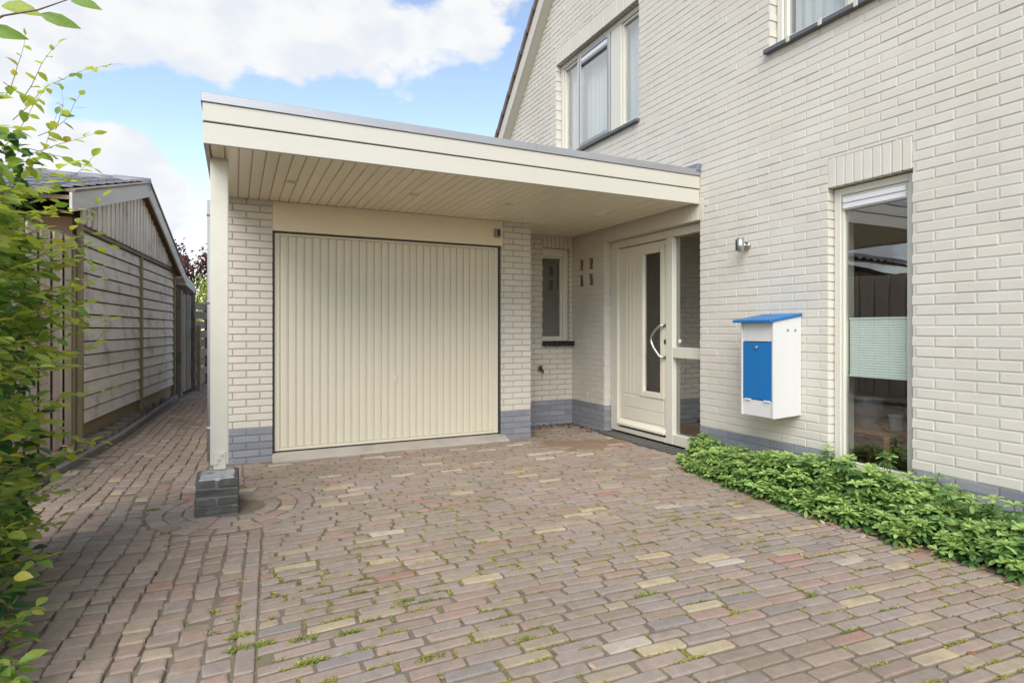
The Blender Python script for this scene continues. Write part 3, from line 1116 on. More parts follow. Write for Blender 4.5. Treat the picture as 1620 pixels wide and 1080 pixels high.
# steep roof: slabs, barge boards, stepped verge tiles
sl = Vector((0, -1, 1.086)).normalized()       # up the visible slope
nr = Vector((0, 1.086, 1)).normalized()        # outward normal of that slope
P_E = Vector((0, EY1 + .25, 4.226 - (EY1 + .25 - 8.14) * 1.086))
SLEN = (EY1 + .25 - APY) / abs(sl.y)
rb = MB()
for sgn in (1, -1):
    f = lambda p: Vector((p.x, p.y if sgn == 1 else 2 * APY - p.y, p.z))
    p0, p1 = P_E + nr * .20, P_E + sl * SLEN + nr * .20
    p2, p3 = P_E + sl * SLEN + nr * .03, P_E + nr * .03
    rb.prism([Vector((XH + .02, q.y, q.z)) for q in map(f, (p0, p1, p2, p3))], (8.9, 0, 0))
roof = rb.build('roof', M['tile_brown'], house)
for sgn in (1, -1):
    f = lambda p: Vector((p.x, p.y if sgn == 1 else 2 * APY - p.y, p.z))
    b_ = MB()
    b_.prism([Vector((XH - .14, q.y, q.z)) for q in map(f, (P_E - nr * .004, P_E + sl * SLEN - nr * .004, P_E + sl * SLEN + nr * .155, P_E + nr * .155))], (.022, 0, 0))
    b_.build('barge_board', M['fascia'], house, .003)
    b_ = MB()
    b_.prism([Vector((XH - .117, q.y, q.z)) for q in map(f, (P_E + nr * .0, P_E + sl * SLEN, P_E + sl * SLEN + nr * .02, P_E + nr * .02))], (.135, 0, 0))
    b_.build('verge_soffit', M['fascia'], house)
nt_ = int(SLEN / .30)
t0 = MB()
ss = sl
t0.prism([Vector((0, 0, 0)) + nr * .0, ss * .335 + nr * .028, ss * .335 + nr * .075, nr * .058], (.21, 0, 0))
tme = t0.mesh('verge_tile', M['tile_brown'], .006)
for i in range(nt_):
    p = P_E + sl * (.30 * i) + nr * .158 + Vector((XH - .175, 0, 0))
    link('verge_tile', tme, house, at=p)


# window pieces in the house front (facing -X); ranges in Y and Z
def rim(mb, x0, x1, y0, y1, z0, z1, w, wb=None, mi=0):
    wb = w if wb is None else wb
    mb.box(x0, x1, y0, y0 + w, z0, z1, mi)
    mb.box(x0, x1, y1 - w, y1, z0, z1, mi)
    mb.box(x0 + .0006, x1 - .0006, y0 + w, y1 - w, z1 - w, z1, mi)
    mb.box(x0 + .0006, x1 - .0006, y0 + w, y1 - w, z0, z0 + wb, mi)


def pane(parent, x, y0, y1, z0, z1, m, name='pane'):
    return MB().box(x, x + .006, y0, y1, z0, z1).build(name, m, parent)


# tall window
TW0, TW1, TZ0, TZ1 = TALL
FX = XH + .062
w = MB()
rim(w, FX, FX + .10, TW0 + .003, TW1 - .003, TZ0 + .02, TZ1 - .006, .052, .07)
wd = w.build('window', M['frame'], house, .004)
wd['label'] = 'tall narrow ground floor window with cream frame'
w = MB()
rim(w, FX + .012, FX + .07, TW0 + .056, TW1 - .056, TZ0 + .091, TZ1 - .059, .016)
w.build('glazing_bead', M['frame'], wd, .003)
v_ = MB()
v_.box(FX + .004, FX + .075, TW0 + .073, TW1 - .073, TZ1 - .165, TZ1 - .077)
for k in range(2):
    v_.box(FX - .006, FX + .004, TW0 + .073, TW1 - .073, TZ1 - .158 + k * .042, TZ1 - .128 + k * .042)
v_.build('vent_grille', M['white_plastic'], wd, .002)
pane(wd, FX + .035, TW0 + .072, TW1 - .072, TZ0 + .107, TZ1 - .166, M['glass'])
s = MB().box(XH - .02, FX, TW0 + .004, TW1 - .004, TZ0 - .02, TZ0 + .018)
s.build('sill', M['sill'], wd, .004)

# first floor windows
w = MB()
y0, y1, z0, z1 = UP1
FX = XH + .075
rim(w, FX, FX + .10, y0 + .003, y1 - .003, z0 + .02, z1 - .004, .055, .05)
w.box(FX + .001, FX + .099, 5.40, 5.60, z0 + .071, z1 - .06)
w.box(FX + .001, FX + .099, 6.27, 6.33, z0 + .071, z1 - .06)
wd = w.build('window', M['frame'], house, .004)
wd['label'] = 'three part upstairs window above the canopy with grey middle casement'
c = MB()
rim(c, FX - .022, FX + .045, 5.602, 6.268, z0 + .073, z1 - .062, .045)
c.box(FX - .02, FX + .04, 5.648, 6.222, z1 - .20, z1 - .16)
c.build('casement', M['alu'], wd, .004)
v_ = MB().box(FX - .012, FX + .03, 5.648, 6.222, z1 - .158, z1 - .109)
v_.build('vent_grille', M['white_plastic'], wd, .002)
pane(wd, FX + .012, 5.648, 6.222, z0 + .119, z1 - .202, M['glass_up'])
for (a, b) in ((y0 + .062, 5.398), (6.332, y1 - .062)):
    q = MB()
    rim(q, FX + .018, FX + .075, a, b, z0 + .073, z1 - .062, .028)
    q.build('glazing_bead', M['frame'], wd, .003)
    pane(wd, FX + .045, a + .029, b - .029, z0 + .102, z1 - .091, M['glass_up'])
MB().box(XH - .045, FX + .01, y0 - .02, y1 + .03, z0 - .022, z0 + .014).build('sill', M['sill'], wd, .004)
w = MB()
y0, y1, z0, z1 = UP2
rim(w, FX, FX + .10, y0 + .003, y1 - .003, z0 + .02, z1 - .004, .055, .05)
w.box(FX + .001, FX + .099, 2.64, 2.70, z0 + .071, z1 - .06)
w.box(FX + .001, FX + .099, 2.13, 2.19, z0 + .071, z1 - .06)
wd = w.build('window', M['frame'], house, .004)
wd['label'] = 'upstairs window over the tall window with pale curtain inside'
for (a, b) in ((y0 + .062, 2.128), (2.192, 2.638), (2.702, y1 - .062)):
    q = MB()
    rim(q, FX + .018, FX + .075, a, b, z0 + .073, z1 - .062, .028)
    q.build('glazing_bead', M['frame'], wd, .003)
    pane(wd, FX + .045, a + .029, b - .029, z0 + .102, z1 - .091, M['glass_up'])
sill_ = MB().box(XH - .05, FX + .01, y0 - .03, y1 + .03, z0 - .022, z0 + .014).build('sill', M['sill'], wd, .004)
for k in range(5):
    MB().box(XH - .056, XH - .045, 2.0 + k * .27, 2.03 + k * .27, z0 - .026, z0 + .022).build('sill_clip', M['fascia'], wd, .002)


def curtain(name, label, x, y0, y1, z0, z1, m, pitch=.09):
    mb = MB()
    n = int((y1 - y0) / pitch * 6)
    pts = [(x + .022 * math.sin(2 * math.pi * i / 6), y0 + (y1 - y0) * i / n) for i in range(n + 1)]
    for (p, q) in zip(pts, pts[1:]):
        mb.quad(((p[0], p[1], z0), (q[0], q[1], z0), (q[0], q[1], z1), (p[0], p[1], z1)), 0, True)
        mb.quad(((p[0] + .004, p[1], z0), (p[0] + .004, p[1], z1), (q[0] + .004, q[1], z1), (q[0] + .004, q[1], z0)), 0, True)
    return tag(mb.build(name, m), label, 'curtain')


curtain('curtain', 'pale net curtain behind the upstairs window at the top right', XH + .22, 1.72, 3.22, 3.5, 4.72, M['white'])
curtain('curtain', 'white net curtain behind the three part window above the canopy', XH + .22, 5.05, 6.70, 3.5, 4.72, M['white'])


# front door with its side light
FX = XH + .088
d0, d1, dz0, dz1 = 4.08, 5.62, 0.03, 2.21
fr = MB()
fr.box(FX, FX + .11, 5.488, 5.612, dz0, 2.206)                      # hinge jamb
fr.box(FX, FX + .11, 4.10, 5.487, 2.125, 2.206)                     # head
fr.box(FX, FX + .11, 4.555, 4.655, dz0, 2.124)                      # post between door and side light
fr.box(FX, FX + .11, 4.085, 4.135, dz0, 2.124)
fr.box(FX + .001, FX + .109, 4.136, 4.554, .905, 1.012)
fr.box(FX + .001, FX + .109, 4.136, 4.554, dz0, .135)
fr.box(FX + .001, FX + .109, 4.656, 5.487, dz0, .078)
door_frame = fr.build('door_frame', M['frame'], house, .004)
for (a, b) in ((.136, .904), (1.013, 2.123)):
    pane(door_frame, FX + .05, 4.137, 4.553, a, b, M['glass_dim'])
for yy in (4.50, 4.20):
    st = MB().tube([(FX + .044, yy, 1.075), (FX + .049, yy, 1.075)], .020 if yy > 4.3 else .024, 16)
    st.build('sticker', M['white_plastic'], door_frame)
LX = FX + .032
lf = MB()
ly0, ly1, lz0, lz1 = 4.66, 5.483, .085, 2.118
gy0, gy1, gz0, gz1 = 4.74, 5.07, .50, 2.03        # glazing opening
slab_grid(lf, (LX, 0, 0), A_Y, NX, [ly0, ly1], [lz0, lz1], [(gy0, gy1, gz0, gz1)], 0, -.05)
leafd = lf.build('front_door', M['door_paint'], house, .003)
leafd['label'] = 'cream panelled front door with tall narrow glass and curved steel handle'
q = MB()
rim(q, LX - .016, LX + .03, gy0 - .036, gy1 + .036, gz0 - .036, gz1 + .036, .062)
q.build('glass_surround', M['door_paint'], leafd, .006, 2)
pane(leafd, LX + .012, gy0 + .026, gy1 - .026, gz0 + .026, gz1 - .026, M['glass'])
yy = [5.415, 5.345, 5.275, 5.205, 5.125]
for a, b in zip(yy[1:], yy):
    MB().box(LX - .005, LX + .001, a + .004, b - .004, .475, 1.985).build('panel_board', M['door_paint'], leafd, .0035)
MB().box(LX - .005, LX + .001, 4.725, 5.411, .325, .455).build('panel_board', M['door_paint'], leafd, .0035)
MB().box(LX - .005, LX + .001, 4.725, 5.411, .19, .317).build('panel_board', M['door_paint'], leafd, .0035)
q = MB().prism([(LX - .001, 4.665, .175), (LX - .05, 4.665, .13), (LX - .05, 4.665, .105), (LX - .001, 4.665, .105)], (0, .81, 0))
q.build('weather_bar', M['door_paint'], leafd, .004)
MB().box(LX - .006, LX, 4.70, 5.46, .084, .104).build('seal', M['black'], leafd)
hp = [(LX - .004, 4.69, 1.235), (LX - .05, 4.69, 1.235), (LX - .066, 4.715, 1.228), (LX - .07, 4.79, 1.17), (LX - .07, 4.838, 1.11), (LX - .07, 4.838, 1.06),
      (LX - .07, 4.80, 1.0), (LX - .066, 4.715, .915), (LX - .05, 4.69, .907), (LX - .004, 4.69, .907)]
MB().tube(hp, .0135, 12).build('handle', M['steel'], leafd)
MB().tube([(LX - .010, 4.692, 1.065), (LX + .001, 4.692, 1.065)], .024, 16).build('lock', M['dark_metal'], leafd)

# rooms behind the glass
rm = MB()


def room(mb, x0, x1, y0, y1, z0, z1):
    """thin floor (1), ceiling (0) and three walls (0)"""
    t = .04
    mb.box(x0, x1, y0, y1, z0 - t, z0, 1)
    mb.box(x0, x1, y0, y1, z1, z1 + t, 0)
    mb.box(x1, x1 + t, y0, y1, z0 - t, z1 + t, 0)
    mb.box(x0, x1, y0 - t, y0, z0 - t, z1 + t, 0)
    mb.box(x0, x1, y1, y1 + t, z0 - t, z1 + t, 0)


room(rm, XH + .302, XH + 3.6, 0.2, 3.9, .10, 2.55)
room(rm, XH + .302, XH + 2.2, 4.0, 5.75, .05, 2.5)
room(rm, XH + .302, XH + 3.2, 4.4, 7.3, 2.9, 5.2)
room(rm, XH + .302, XH + 3.2, 0.6, 4.3, 2.9, 5.2)
rm.build('room', [M['room_wall'], M['room_floor']], house)

# the things that show through the tall window and the side light
bl = MB()
n = 44
bz0, bz1 = .868, 1.262
for i in range(n):
    za, zb = bz0 + (bz1 - bz0) * i / n, bz0 + (bz1 - bz0) * (i + 1) / n
    xa = XH + .125 + (.005 if i % 2 else 0)
    xb = XH + .125 + (0 if i % 2 else .005)
    bl.quad(((xa, 2.30, za), (xa, 2.715, za), (xb, 2.715, zb), (xb, 2.30, zb)))
bl.box(XH + .120, XH + .142, 2.298, 2.717, bz1 + .001, bz1 + .014)
bl.box(XH + .120, XH + .142, 2.298, 2.717, bz0 - .014, bz0 - .001)
tag(bl.build('window_blind', M['blind']), 'pale green pleated blind across the middle of the tall window', 'blind')

tb = thing('stool', 'small pine stool seen behind the tall window', 'stool', (4.52, 2.85, .1))
MB().box(4.33, 4.74, 2.62, 3.06, .395, .425).build('seat', M['pine'], tb, .006)
for (x, y) in ((4.36, 2.66), (4.71, 2.66), (4.36, 3.02), (4.71, 3.02)):
    MB().box(x - .02, x + .02, y - .02, y + .02, .10, .395).build('leg', M['pine'], tb, .003)
bk = thing('bucket', 'grey zinc bucket on the stool behind the tall window', 'bucket', (4.48, 2.92, .425))
MB().lathe([(0, .002), (.095, .002), (.125, .215), (.131, .222), (.126, .226), (.118, .215), (.09, .012), (0, .012)], (4.48, 2.90, .425), 28).build('body', M['zinc'], bk)
MB().tube([(4.48 + .128 * math.cos(a), 2.90 + .02, .63 + .07 * math.sin(a)) for a in np.linspace(0, math.pi, 9)], .003, 6).build('handle', M['steel'], bk)
p_ = MB().lathe([(0, .002), (.042, .002), (.052, .112), (.056, .118), (.050, .118), (.04, .012), (0, .012)], (4.52, 2.69, .425), 24).build('flower_pot', M['white_plastic'])
tag(p_, 'small white pot beside the zinc bucket behind the tall window', 'pot')
gp = MB().prism([(4.30, 4.24, .05), (4.30, 4.46, .05), (4.30, 4.46, .42), (4.30, 4.24, .62)], (.03, 0, 0)).build('stair_panel', M['pale_green'])
tag(gp, 'pale green panel with a slanted top behind the side light', 'panel')

# the pierced bricks (cross of four openings)
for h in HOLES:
    MB().box(XH + .030, XH + .099, h[1] - .006, h[1] - .001, h[2] + .001, h[3] - .001).build('vent_shade', M['wood_brown'], house)  # thin brown plate added as painted shade on the far side of each opening
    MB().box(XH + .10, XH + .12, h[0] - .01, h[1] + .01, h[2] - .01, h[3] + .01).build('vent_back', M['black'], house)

# ------------------------------------------------------------------ garage with its canopy
gar = thing('garage', 'cream brick garage with flat roof canopy and ribbed up-and-over door', 'garage', (1.4, YG, 0))
AX, NY = Vector((1, 0, 0)), Vector((0, -1, 0))
LP = (-.185, .30)
MP = (2.60, 2.963)
SW = (3.452, 3.842, 1.045, 2.215)         # small window of the porch
gw = MB()
gw.box(LP[0] + .0055, LP[1] - .003, YG + .0055, YG + .25, -.05, ZP - .002, 1)
gw.box(LP[0] + .0055, LP[1] - .003, YG + .0055, YG + .25, ZP - .002, ZS + .1, 0)
gw.box(LP[0] + .0055, LP[0] + .25, YG + .25, 11.5, -.05, ZP - .002, 1)
gw.box(LP[0] + .0055, LP[0] + .25, YG + .25, 11.5, ZP - .002, 2.55, 0)
gw.box(LP[0], XH, 11.25, 11.5, -.05, 2.55, 0)
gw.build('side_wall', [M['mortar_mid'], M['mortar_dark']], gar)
lw = [o for o in gar.children][-1]
pm_ = MB()
pm_.box(MP[0] + .0055, MP[1] - .0055, YG + .0055, YR + .2, -.05, ZP - .002, 1)
pm_.box(MP[0] + .0055, MP[1] - .0055, YG + .0055, YR + .2, ZP - .002, ZS + .1, 0)
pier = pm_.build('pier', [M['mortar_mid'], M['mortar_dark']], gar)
pw = MB()
slab_grid(pw, (0, YR, 0), AX, NY, [MP[1], XH + .004], [-.05, ZP, ZS + .1], [grow(SW)], -.0055, -.25, lambda z: 1 if z < ZP else 0)
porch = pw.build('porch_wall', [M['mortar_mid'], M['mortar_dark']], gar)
VENT = (3.478, 3.585, ZP - 2 * CSE, ZP - CSE)
ws = [Wall((0, YG, 0), AX, NY, courses(LP[0], LP[1], -.02, ZS, phase=LP[1] - .327)),
      Wall((LP[0], 0, 0), A_Y, NX, [r for r in courses(YG + .104, 11.4, -.02, 2.5, phase=YG)]),
      Wall((0, YG, 0), AX, NY, courses(MP[0], MP[1], -.02, ZS, phase=MP[0] + .142)),
      Wall((MP[0], 0, 0), A_Y, NX, courses(YG + .104, YG + .24, -.02, ZS, phase=YG - .05)),
      Wall((MP[1], 0, 0), A_Y, -NX, courses(YG + .104, YR - .006, -.02, ZS, phase=YG)),
      Wall((0, YR, 0), AX, NY, courses(MP[1] + .002, XH - .002, -.02, ZS, [SW, (SW[0], SW[1], SW[3], 2.6), VENT], phase=XH) +
           soldiers(SW[0], SW[1] + .035, SW[3], ZS + .01))]
lay(ws, [lw, lw, pier, pier, pier, porch], 300)
MB().box(VENT[0], VENT[1], YR + .03, YR + .06, VENT[2], VENT[3]).build('air_vent', M['black'], porch)

# lintel board over the door
MB().box(LP[1] + .001, MP[0] + .012, YG - .006, YG + .10, 2.098, ZS - .002).build('lintel_board', M['beam'], gar, .003)
# garage door: frame, panel and pressed strips
gd = MB()
DY = YG + .035
gd.box(LP[1] + .001, LP[1] + .016, DY - .012, DY + .09, .055, 2.094)
gd.box(MP[0] - .020, MP[0] - .001, DY - .012, DY + .09, .055, 2.094)
gd.box(LP[1] + .016, MP[0] - .020, DY - .005, DY + .09, 2.0845, 2.0935)
gd.build('door_frame', M['dark_metal'], gar)
gx0, gx1 = LP[1] + .019, MP[0] - .024
gb = MB().box(gx0, gx1, DY + .016, DY + .05, .068, 2.082)
gdoor = gb.build('garage_door', M['garage_door'], gar)
gdoor['label'] = 'cream up-and-over garage door with vertical pressed ribs'
e_ = .045
for (a, b, c_, d_) in ((gx0, gx0 + e_, .068, 2.082), (gx1 - e_, gx1, .068, 2.082), (gx0 + e_, gx1 - e_, 2.058, 2.082), (gx0 + e_, gx1 - e_, .068, .096)):
    MB().box(a, b, DY - .002, DY + .0155, c_, d_).build('edge_strip', M['garage_door'], gdoor, .003)
ns = 30
pw_ = (gx1 - gx0 - 2 * e_) / ns
rs = MB()
prof = [(0.0, .010), (.0045, .010), (.0075, .0), (pw_ * .5, -.0015), (pw_ - .0105, .0), (pw_ - .0075, .005), (pw_, .0052)]
for (p, q) in zip(prof, prof[1:]):
    rs.quad(((p[0], p[1], 0), (q[0], q[1], 0), (q[0], q[1], 1.955), (p[0], p[1], 1.955)))
rs.quad(((0, .010, 0), (0, .0155, 0), (pw_, .0155, 0), (pw_, .0052, 0), (pw_ * .5, -.0015, 0), (.0075, 0, 0)))
rs.quad(((0, .010, 1.955), (.0075, 0, 1.955), (pw_ * .5, -.0015, 1.955), (pw_, .0052, 1.955), (pw_, .0155, 1.955), (0, .0155, 1.955)))
rme = rs.mesh('rib', M['garage_door'])
for i in range(ns):
    link('rib', rme, gdoor, at=(gx0 + e_ + pw_ * i, DY + .0002, .0995))
MB().box(1.435, 1.462, DY - .008, DY + .002, .655, .745).build('lock_plate', M['garage_door'], gdoor, .003)
MB().box(1.441, 1.456, DY - .016, DY - .008, .675, .70).build('lock_knob', M['garage_door'], gdoor, .003)
# sloping concrete threshold
MB().prism([(LP[1] - .004, YG - .125, -.02), (LP[1] - .004, YG - .125, .012), (LP[1] - .004, DY - .01, .054), (LP[1] - .004, DY + .05, .054), (LP[1] - .004, DY + .05, -.02)],
           (MP[0] - LP[1] + .05, 0, 0)).build('threshold', M['concrete'], gar, .006)

# canopy roof
RX0, RX1 = -.185, XH - .003
rf = MB()
rf.box(RX0 + .03, RX1, YF + .03, 11.5, ZS + .118, 2.655)
rfo = rf.build('flat_roof', M['dark_metal'], gar)
fb = MB()
zf0, zf1, zf2, zf3 = 2.354, 2.486, 2.610, 2.672
fb.box(RX0, RX1, YF, YF + .028, zf0, zf1)
fb.build('fascia_board', M['fascia'], gar, .003)
fb = MB()
fb.box(RX0 - .004, RX1, YF - .006, YF + .026, zf1 + .008, zf2)
fb.build('fascia_board', M['fascia'], gar, .003)
MB().box(RX0 + .006, RX1, YF + .010, YF + .029, zf1 + .0005, zf1 + .0075).build('fascia_groove', M['dark_metal'], gar)
fb = MB()
fb.box(RX0, RX0 + .028, YF + .0285, 11.5, zf0 + .001, zf1 - .001)
fb.build('fascia_board', M['fascia'], gar, .003)
fb = MB()
fb.box(RX0 - .004, RX0 + .026, YF + .0285, 11.5, zf1 + .008, zf2 - .001)
fb.build('fascia_board', M['fascia'], gar, .003)
MB().box(RX0 + .004, RX0 + .027, YF + .03, 11.5, zf1 - .0005, zf1 + .0075).build('fascia_groove', M['dark_metal'], gar)
JX = 2.18
for (a, b) in ((RX0 - .014, JX - .0015), (JX + .0015, RX1)):
    q = MB()
    q.prism([(a, YF - .016, zf2 + .001), (a, YF + .05, zf2 + .001), (a, YF + .05, zf3 + .004), (a, YF - .010, zf3)], (b - a, 0, 0))
    q.build('roof_edge', M['alu'], gar, .003)
q = MB().box(RX0 - .0138, RX0 + .05, YF + .051, 11.5, zf2 + .002, zf3)
q.build('roof_edge', M['alu'], gar, .003)
# lead flashing where the roof meets the house
MB().prism([(XH - .004, YF - .020, 2.655), (XH - .004, YF - .03, 2.72), (XH - .004, YF + .30, 2.735), (XH - .004, YF + .30, 2.66)], (-.05, 0, 0)).build('flashing', M['lead'], gar, .004)

# soffit boards
sb = MB().box(RX0 + .03, XH - .006, YF + .03, YR - .003, ZS + .020, ZS + .06)
soff = sb.build('soffit', M['soffit'], gar)
nb = 48
bw = (XH - .008 - (RX0 + .03)) / nb
for ln_key, (ya, yb) in (('long', (YF + .030, YR - .004)), ('short', (YF + .030, YG - .001))):
    q = MB()
    q.prism([(0.0045, ya, .0185), (0.0045, ya, .006), (.0095, ya, 0), (bw - .0035, ya, 0), (bw, ya, .004), (bw, ya, .0185)], (0, yb - ya, 0))
    me = q.mesh('board', M['soffit'])
    for i in range(nb):
        xa = RX0 + .03 + bw * i
        is_long = xa > MP[0] + .33
        if (ln_key == 'long') == is_long:
            link('board', me, soff, at=(xa, 0, ZS))

# post on its brick base
PX0, PX1, PY0 = -.160, -.048, 4.44
MB().box(PX0, PX1, PY0, PY0 + .11, .262, zf0 + .02).build('post', M['post'], gar, .005, 2)
po = [o for o in gar.children][-1]
MB().box(PX0 + .022, PX1 - .016, PY0 - .009, PY0 - .001, .232, .355).build('steel_shoe', M['post'], po, .002)
for (dx, dz) in ((.035, .282), (.052, .31), (.073, .338)):
    MB().tube([(PX0 + dx, PY0 - .022, dz), (PX0 + dx, PY0 - .009, dz)], .010, 8).build('bolt', M['post'], po)
MB().box(PX0 + .03, PX1 - .03, PY0 + .02, PY0 + .09, .225, .262).build('foot', M['dark_metal'], po)
bx0, bx1, by0, by1 = -.235, .015, 4.155, 4.50
pb = MB()
pb.box(bx0 + .006, bx1 - .006, by0 + .006, by1 - .006, -.03, .218)
pb.build('post_base', M['joint_dark'], gar)
pbo = [o for o in gar.children][-1]
for k in range(4):
    z0, z1 = .004 + k * .057, .004 + k * .057 + .048
    if k % 2:
        xs = [(bx0, (bx0 + bx1) / 2 - .005, by0, by1), ((bx0 + bx1) / 2 + .005, bx1, by0, by1)]
    else:
        xs = [(bx0, bx1, by0, (by0 + by1) / 2 - .005), (bx0, bx1, (by0 + by1) / 2 + .005, by1)]
    for (a, b, c_, d_) in xs:
        q = MB().box(a, b, c_, d_, z0, z1)
        q.v = [(x + random.gauss(0, .003), y + random.gauss(0, .003), z + random.gauss(0, .0015)) for x, y, z in q.v]
        q.build('brick', BASEB[(k + (a > bx0)) % 2], pbo, .006, 2)
# rough mortar smeared on top of the base
q = MB()
gxn, gyn = 10, 12
H = {}
for i in range(gxn + 1):
    for j in range(gyn + 1):
        ed = min(i, gxn - i, j, gyn - j)
        H[i, j] = (bx0 + .008 + (bx1 - bx0 - .016) * i / gxn + random.gauss(0, .003), by0 + .01 + (by1 - by0 - .02) * j / gyn + random.gauss(0, .003),
                   .218 + (0.006 + abs(random.gauss(0, .005)) if ed else -.004))
for i in range(gxn):
    for j in range(gyn):
        q.quad((H[i, j], H[i + 1, j], H[i + 1, j + 1], H[i, j + 1]), 0, True)
q.build('mortar_cap', M['base_mortar'], pbo)

# small porch window (faces -Y)
x0, x1, z0, z1 = SW
FY = YR + .045


def rimy(mb, x0, x1, y0, y1, z0, z1, w):
    mb.box(x0, x0 + w, y0, y1, z0, z1)
    mb.box(x1 - w, x1, y0, y1, z0, z1)
    mb.box(x0 + w, x1 - w, y0 + .0006, y1 - .0006, z1 - w, z1)
    mb.box(x0 + w, x1 - w, y0 + .0006, y1 - .0006, z0, z0 + w)


w = MB()
w.box(x0 + .002, x0 + .014, FY, FY + .08, z0 + .002, z1 - .003)
w.box(x1 - .075, x1 - .002, FY, FY + .08, z0 + .002, z1 - .003)
w.box(x0 + .014, x1 - .075, FY + .001, FY + .079, z1 - .10, z1 - .003)
w.box(x0 + .014, x1 - .075, FY + .001, FY + .079, z0 + .002, z0 + .06)
wd = w.build('window', M['frame'], gar, .004)
wd['label'] = 'narrow porch window beside the pierced brickwork'
w = MB()
w.box(x1 - .105, x1 - .077, FY + .012, FY + .06, z0 + .061, z1 - .102)
w.box(x0 + .015, x1 - .106, FY + .012, FY + .06, z1 - .122, z1 - .102)
w.build('glazing_bead', M['frame'], wd, .003)
MB().box(x0 + .014, x1 - .106, FY + .03, FY + .036, z0 + .061, z1 - .123).build('pane', M['glass'], wd)
sl_ = MB().box(x0 - .01, x1 + .04, YR - .05, FY + .004, z0 - .012, z0 + .001).build('sill', M['black_tile'], wd, .003)
nti = 6
for i in range(nti):
    a = x0 - .01 + (x1 - x0 + .05) * i / nti
    b = x0 - .01 + (x1 - x0 + .05) * (i + 1) / nti
    MB().box(a + .002, b - .002, YR - .058, YR - .002, z0 - .062, z0 - .0125).build('sill_tile', M['black_tile'], wd, .004)
# room behind it, with a far window onto the garden
rr = MB()
rr.box(2.99, 3.03, YR + .26, 8.6, .6, 2.45)
rr.box(3.86, 3.875, YR + .26, 8.6, .6, 2.45)
rr.box(3.03, 3.86, 8.6, 8.64, .6, 2.45)
rr.box(3.03, 3.86, YR + .26, 8.6, 2.41, 2.45)
rr.box(3.03, 3.86, YR + .26, 8.6, .56, .6)
rr.build('room', M['room_wall'], gar)
q = MB().box(3.50, 3.66, 8.56, 8.59, 1.35, 1.75)
tag(q.build('picture', M['picture']), 'dull brown picture on the wall behind the narrow porch window', 'picture')

# drainpipe down the side of the garage
dp = thing('drainpipe', 'slim grey drainpipe down the outer corner of the garage', 'pipe', (-.207, 5.80, 0))
MB().tube([(-.207, 5.80, 0.02), (-.207, 5.80, 2.34)], .026, 14).build('pipe', M['pvc'], dp)
for z in (.30, 1.42, 2.2):
    MB().tube([(-.207, 5.80, z), (-.207, 5.80, z + .03)], .031, 14).build('clamp', M['pvc'], dp)

# ------------------------------------------------------------------ things on and by the walls
lamps = ((.40, 'recessed spotlight in the canopy ceiling nearest the corner post'),
         (1.40, 'recessed spotlight in the canopy ceiling over the middle of the garage door'),
         (2.31, 'recessed spotlight in the canopy ceiling near the brick pier'),
         (3.34, 'larger white round ceiling lamp in front of the front door'))
for i, (x, lab) in enumerate(lamps):
    big = i == 3
    r = .062 if big else .040
    t = thing('ceiling_light', lab, 'ceiling light', (x, 4.9, ZS), 'lights in the canopy ceiling')
    MB().lathe([(r * .70, -.002), (r * .74, -.007), (r, -.005), (r * 1.02, 0)], (x, 4.9, ZS), 24).build('ring', M['white_plastic'] if big else M['steel'], t)
    MB().lathe([(0, -.012 if big else .004), (r * .5, -.010 if big else .004), (r * .705, -.003 if big else -.001)], (x, 4.9, ZS), 24).build('lens', M['white_plastic'], t)

sen = thing('motion_sensor', 'small black motion sensor on the lintel at the brick pier', 'sensor', (2.545, YG - .01, 2.23))
MB().box(2.510, 2.575, YG - .045, YG - .0065, 2.185, 2.275).build('housing', M['pvc'], sen, .006, 2)
MB().box(2.532, 2.568, YG - .054, YG - .0455, 2.195, 2.265).build('lens', M['dark_metal'], sen, .004)

tp = thing('tap', 'small dark tap on the porch wall under the narrow window', 'tap', (3.40, YR - .03, .69))
MB().box(3.375, 3.43, YR - .014, YR - .001, .665, .735).build('wall_plate', M['wood_brown'], tp, .004)
MB().tube([(3.405, YR - .014, .70), (3.405, YR - .06, .70), (3.405, YR - .085, .69), (3.405, YR - .092, .655)], .013, 10).build('spout', M['dark_metal'], tp)
MB().tube([(3.405, YR - .045, .70), (3.405, YR - .045, .735)], .008, 8).build('stem', M['dark_metal'], tp)
MB().box(3.378, 3.432, YR - .052, YR - .038, .735, .744).build('knob', M['dark_metal'], tp, .003)

# wall lamp
wl = thing('wall_lamp', 'short stainless steel tube lamp on the house wall above the letterbox', 'wall lamp', (XH, 3.52, 1.9))
MB().tube([(XH - .001, 3.52, 1.895), (XH - .022, 3.52, 1.895)], .030, 20).build('mount', M['steel'], wl)
MB().tube([(XH - .022, 3.52, 1.895), (XH - .06, 3.52, 1.895)], .013, 10).build('arm', M['steel'], wl)
MB().tube([(XH - .092, 3.52, 1.838), (XH - .092, 3.52, 1.952)], .028, 24).build('tube', M['steel'], wl)
MB().box(XH - .122, XH - .1165, 3.527, 3.543, 1.85, 1.94).build('slot', M['dark_metal'], wl)

# letterbox
by0, by1 = 3.014, 3.322
bxf, bz0 = 3.585, .527
lbx = thing('letterbox', 'white wooden letterbox with blue door and blue sloping lid on the house wall', 'letterbox', (XH - .15, 3.17, bz0))
zt_w, zt_f = 1.292, 1.249


def side(y0, y1):
    return MB().prism([(bxf, y0, bz0), (XH - .002, y0, bz0 + .012), (XH - .002, y0, zt_w), (bxf, y0, zt_f)], (0, y1 - y0, 0))


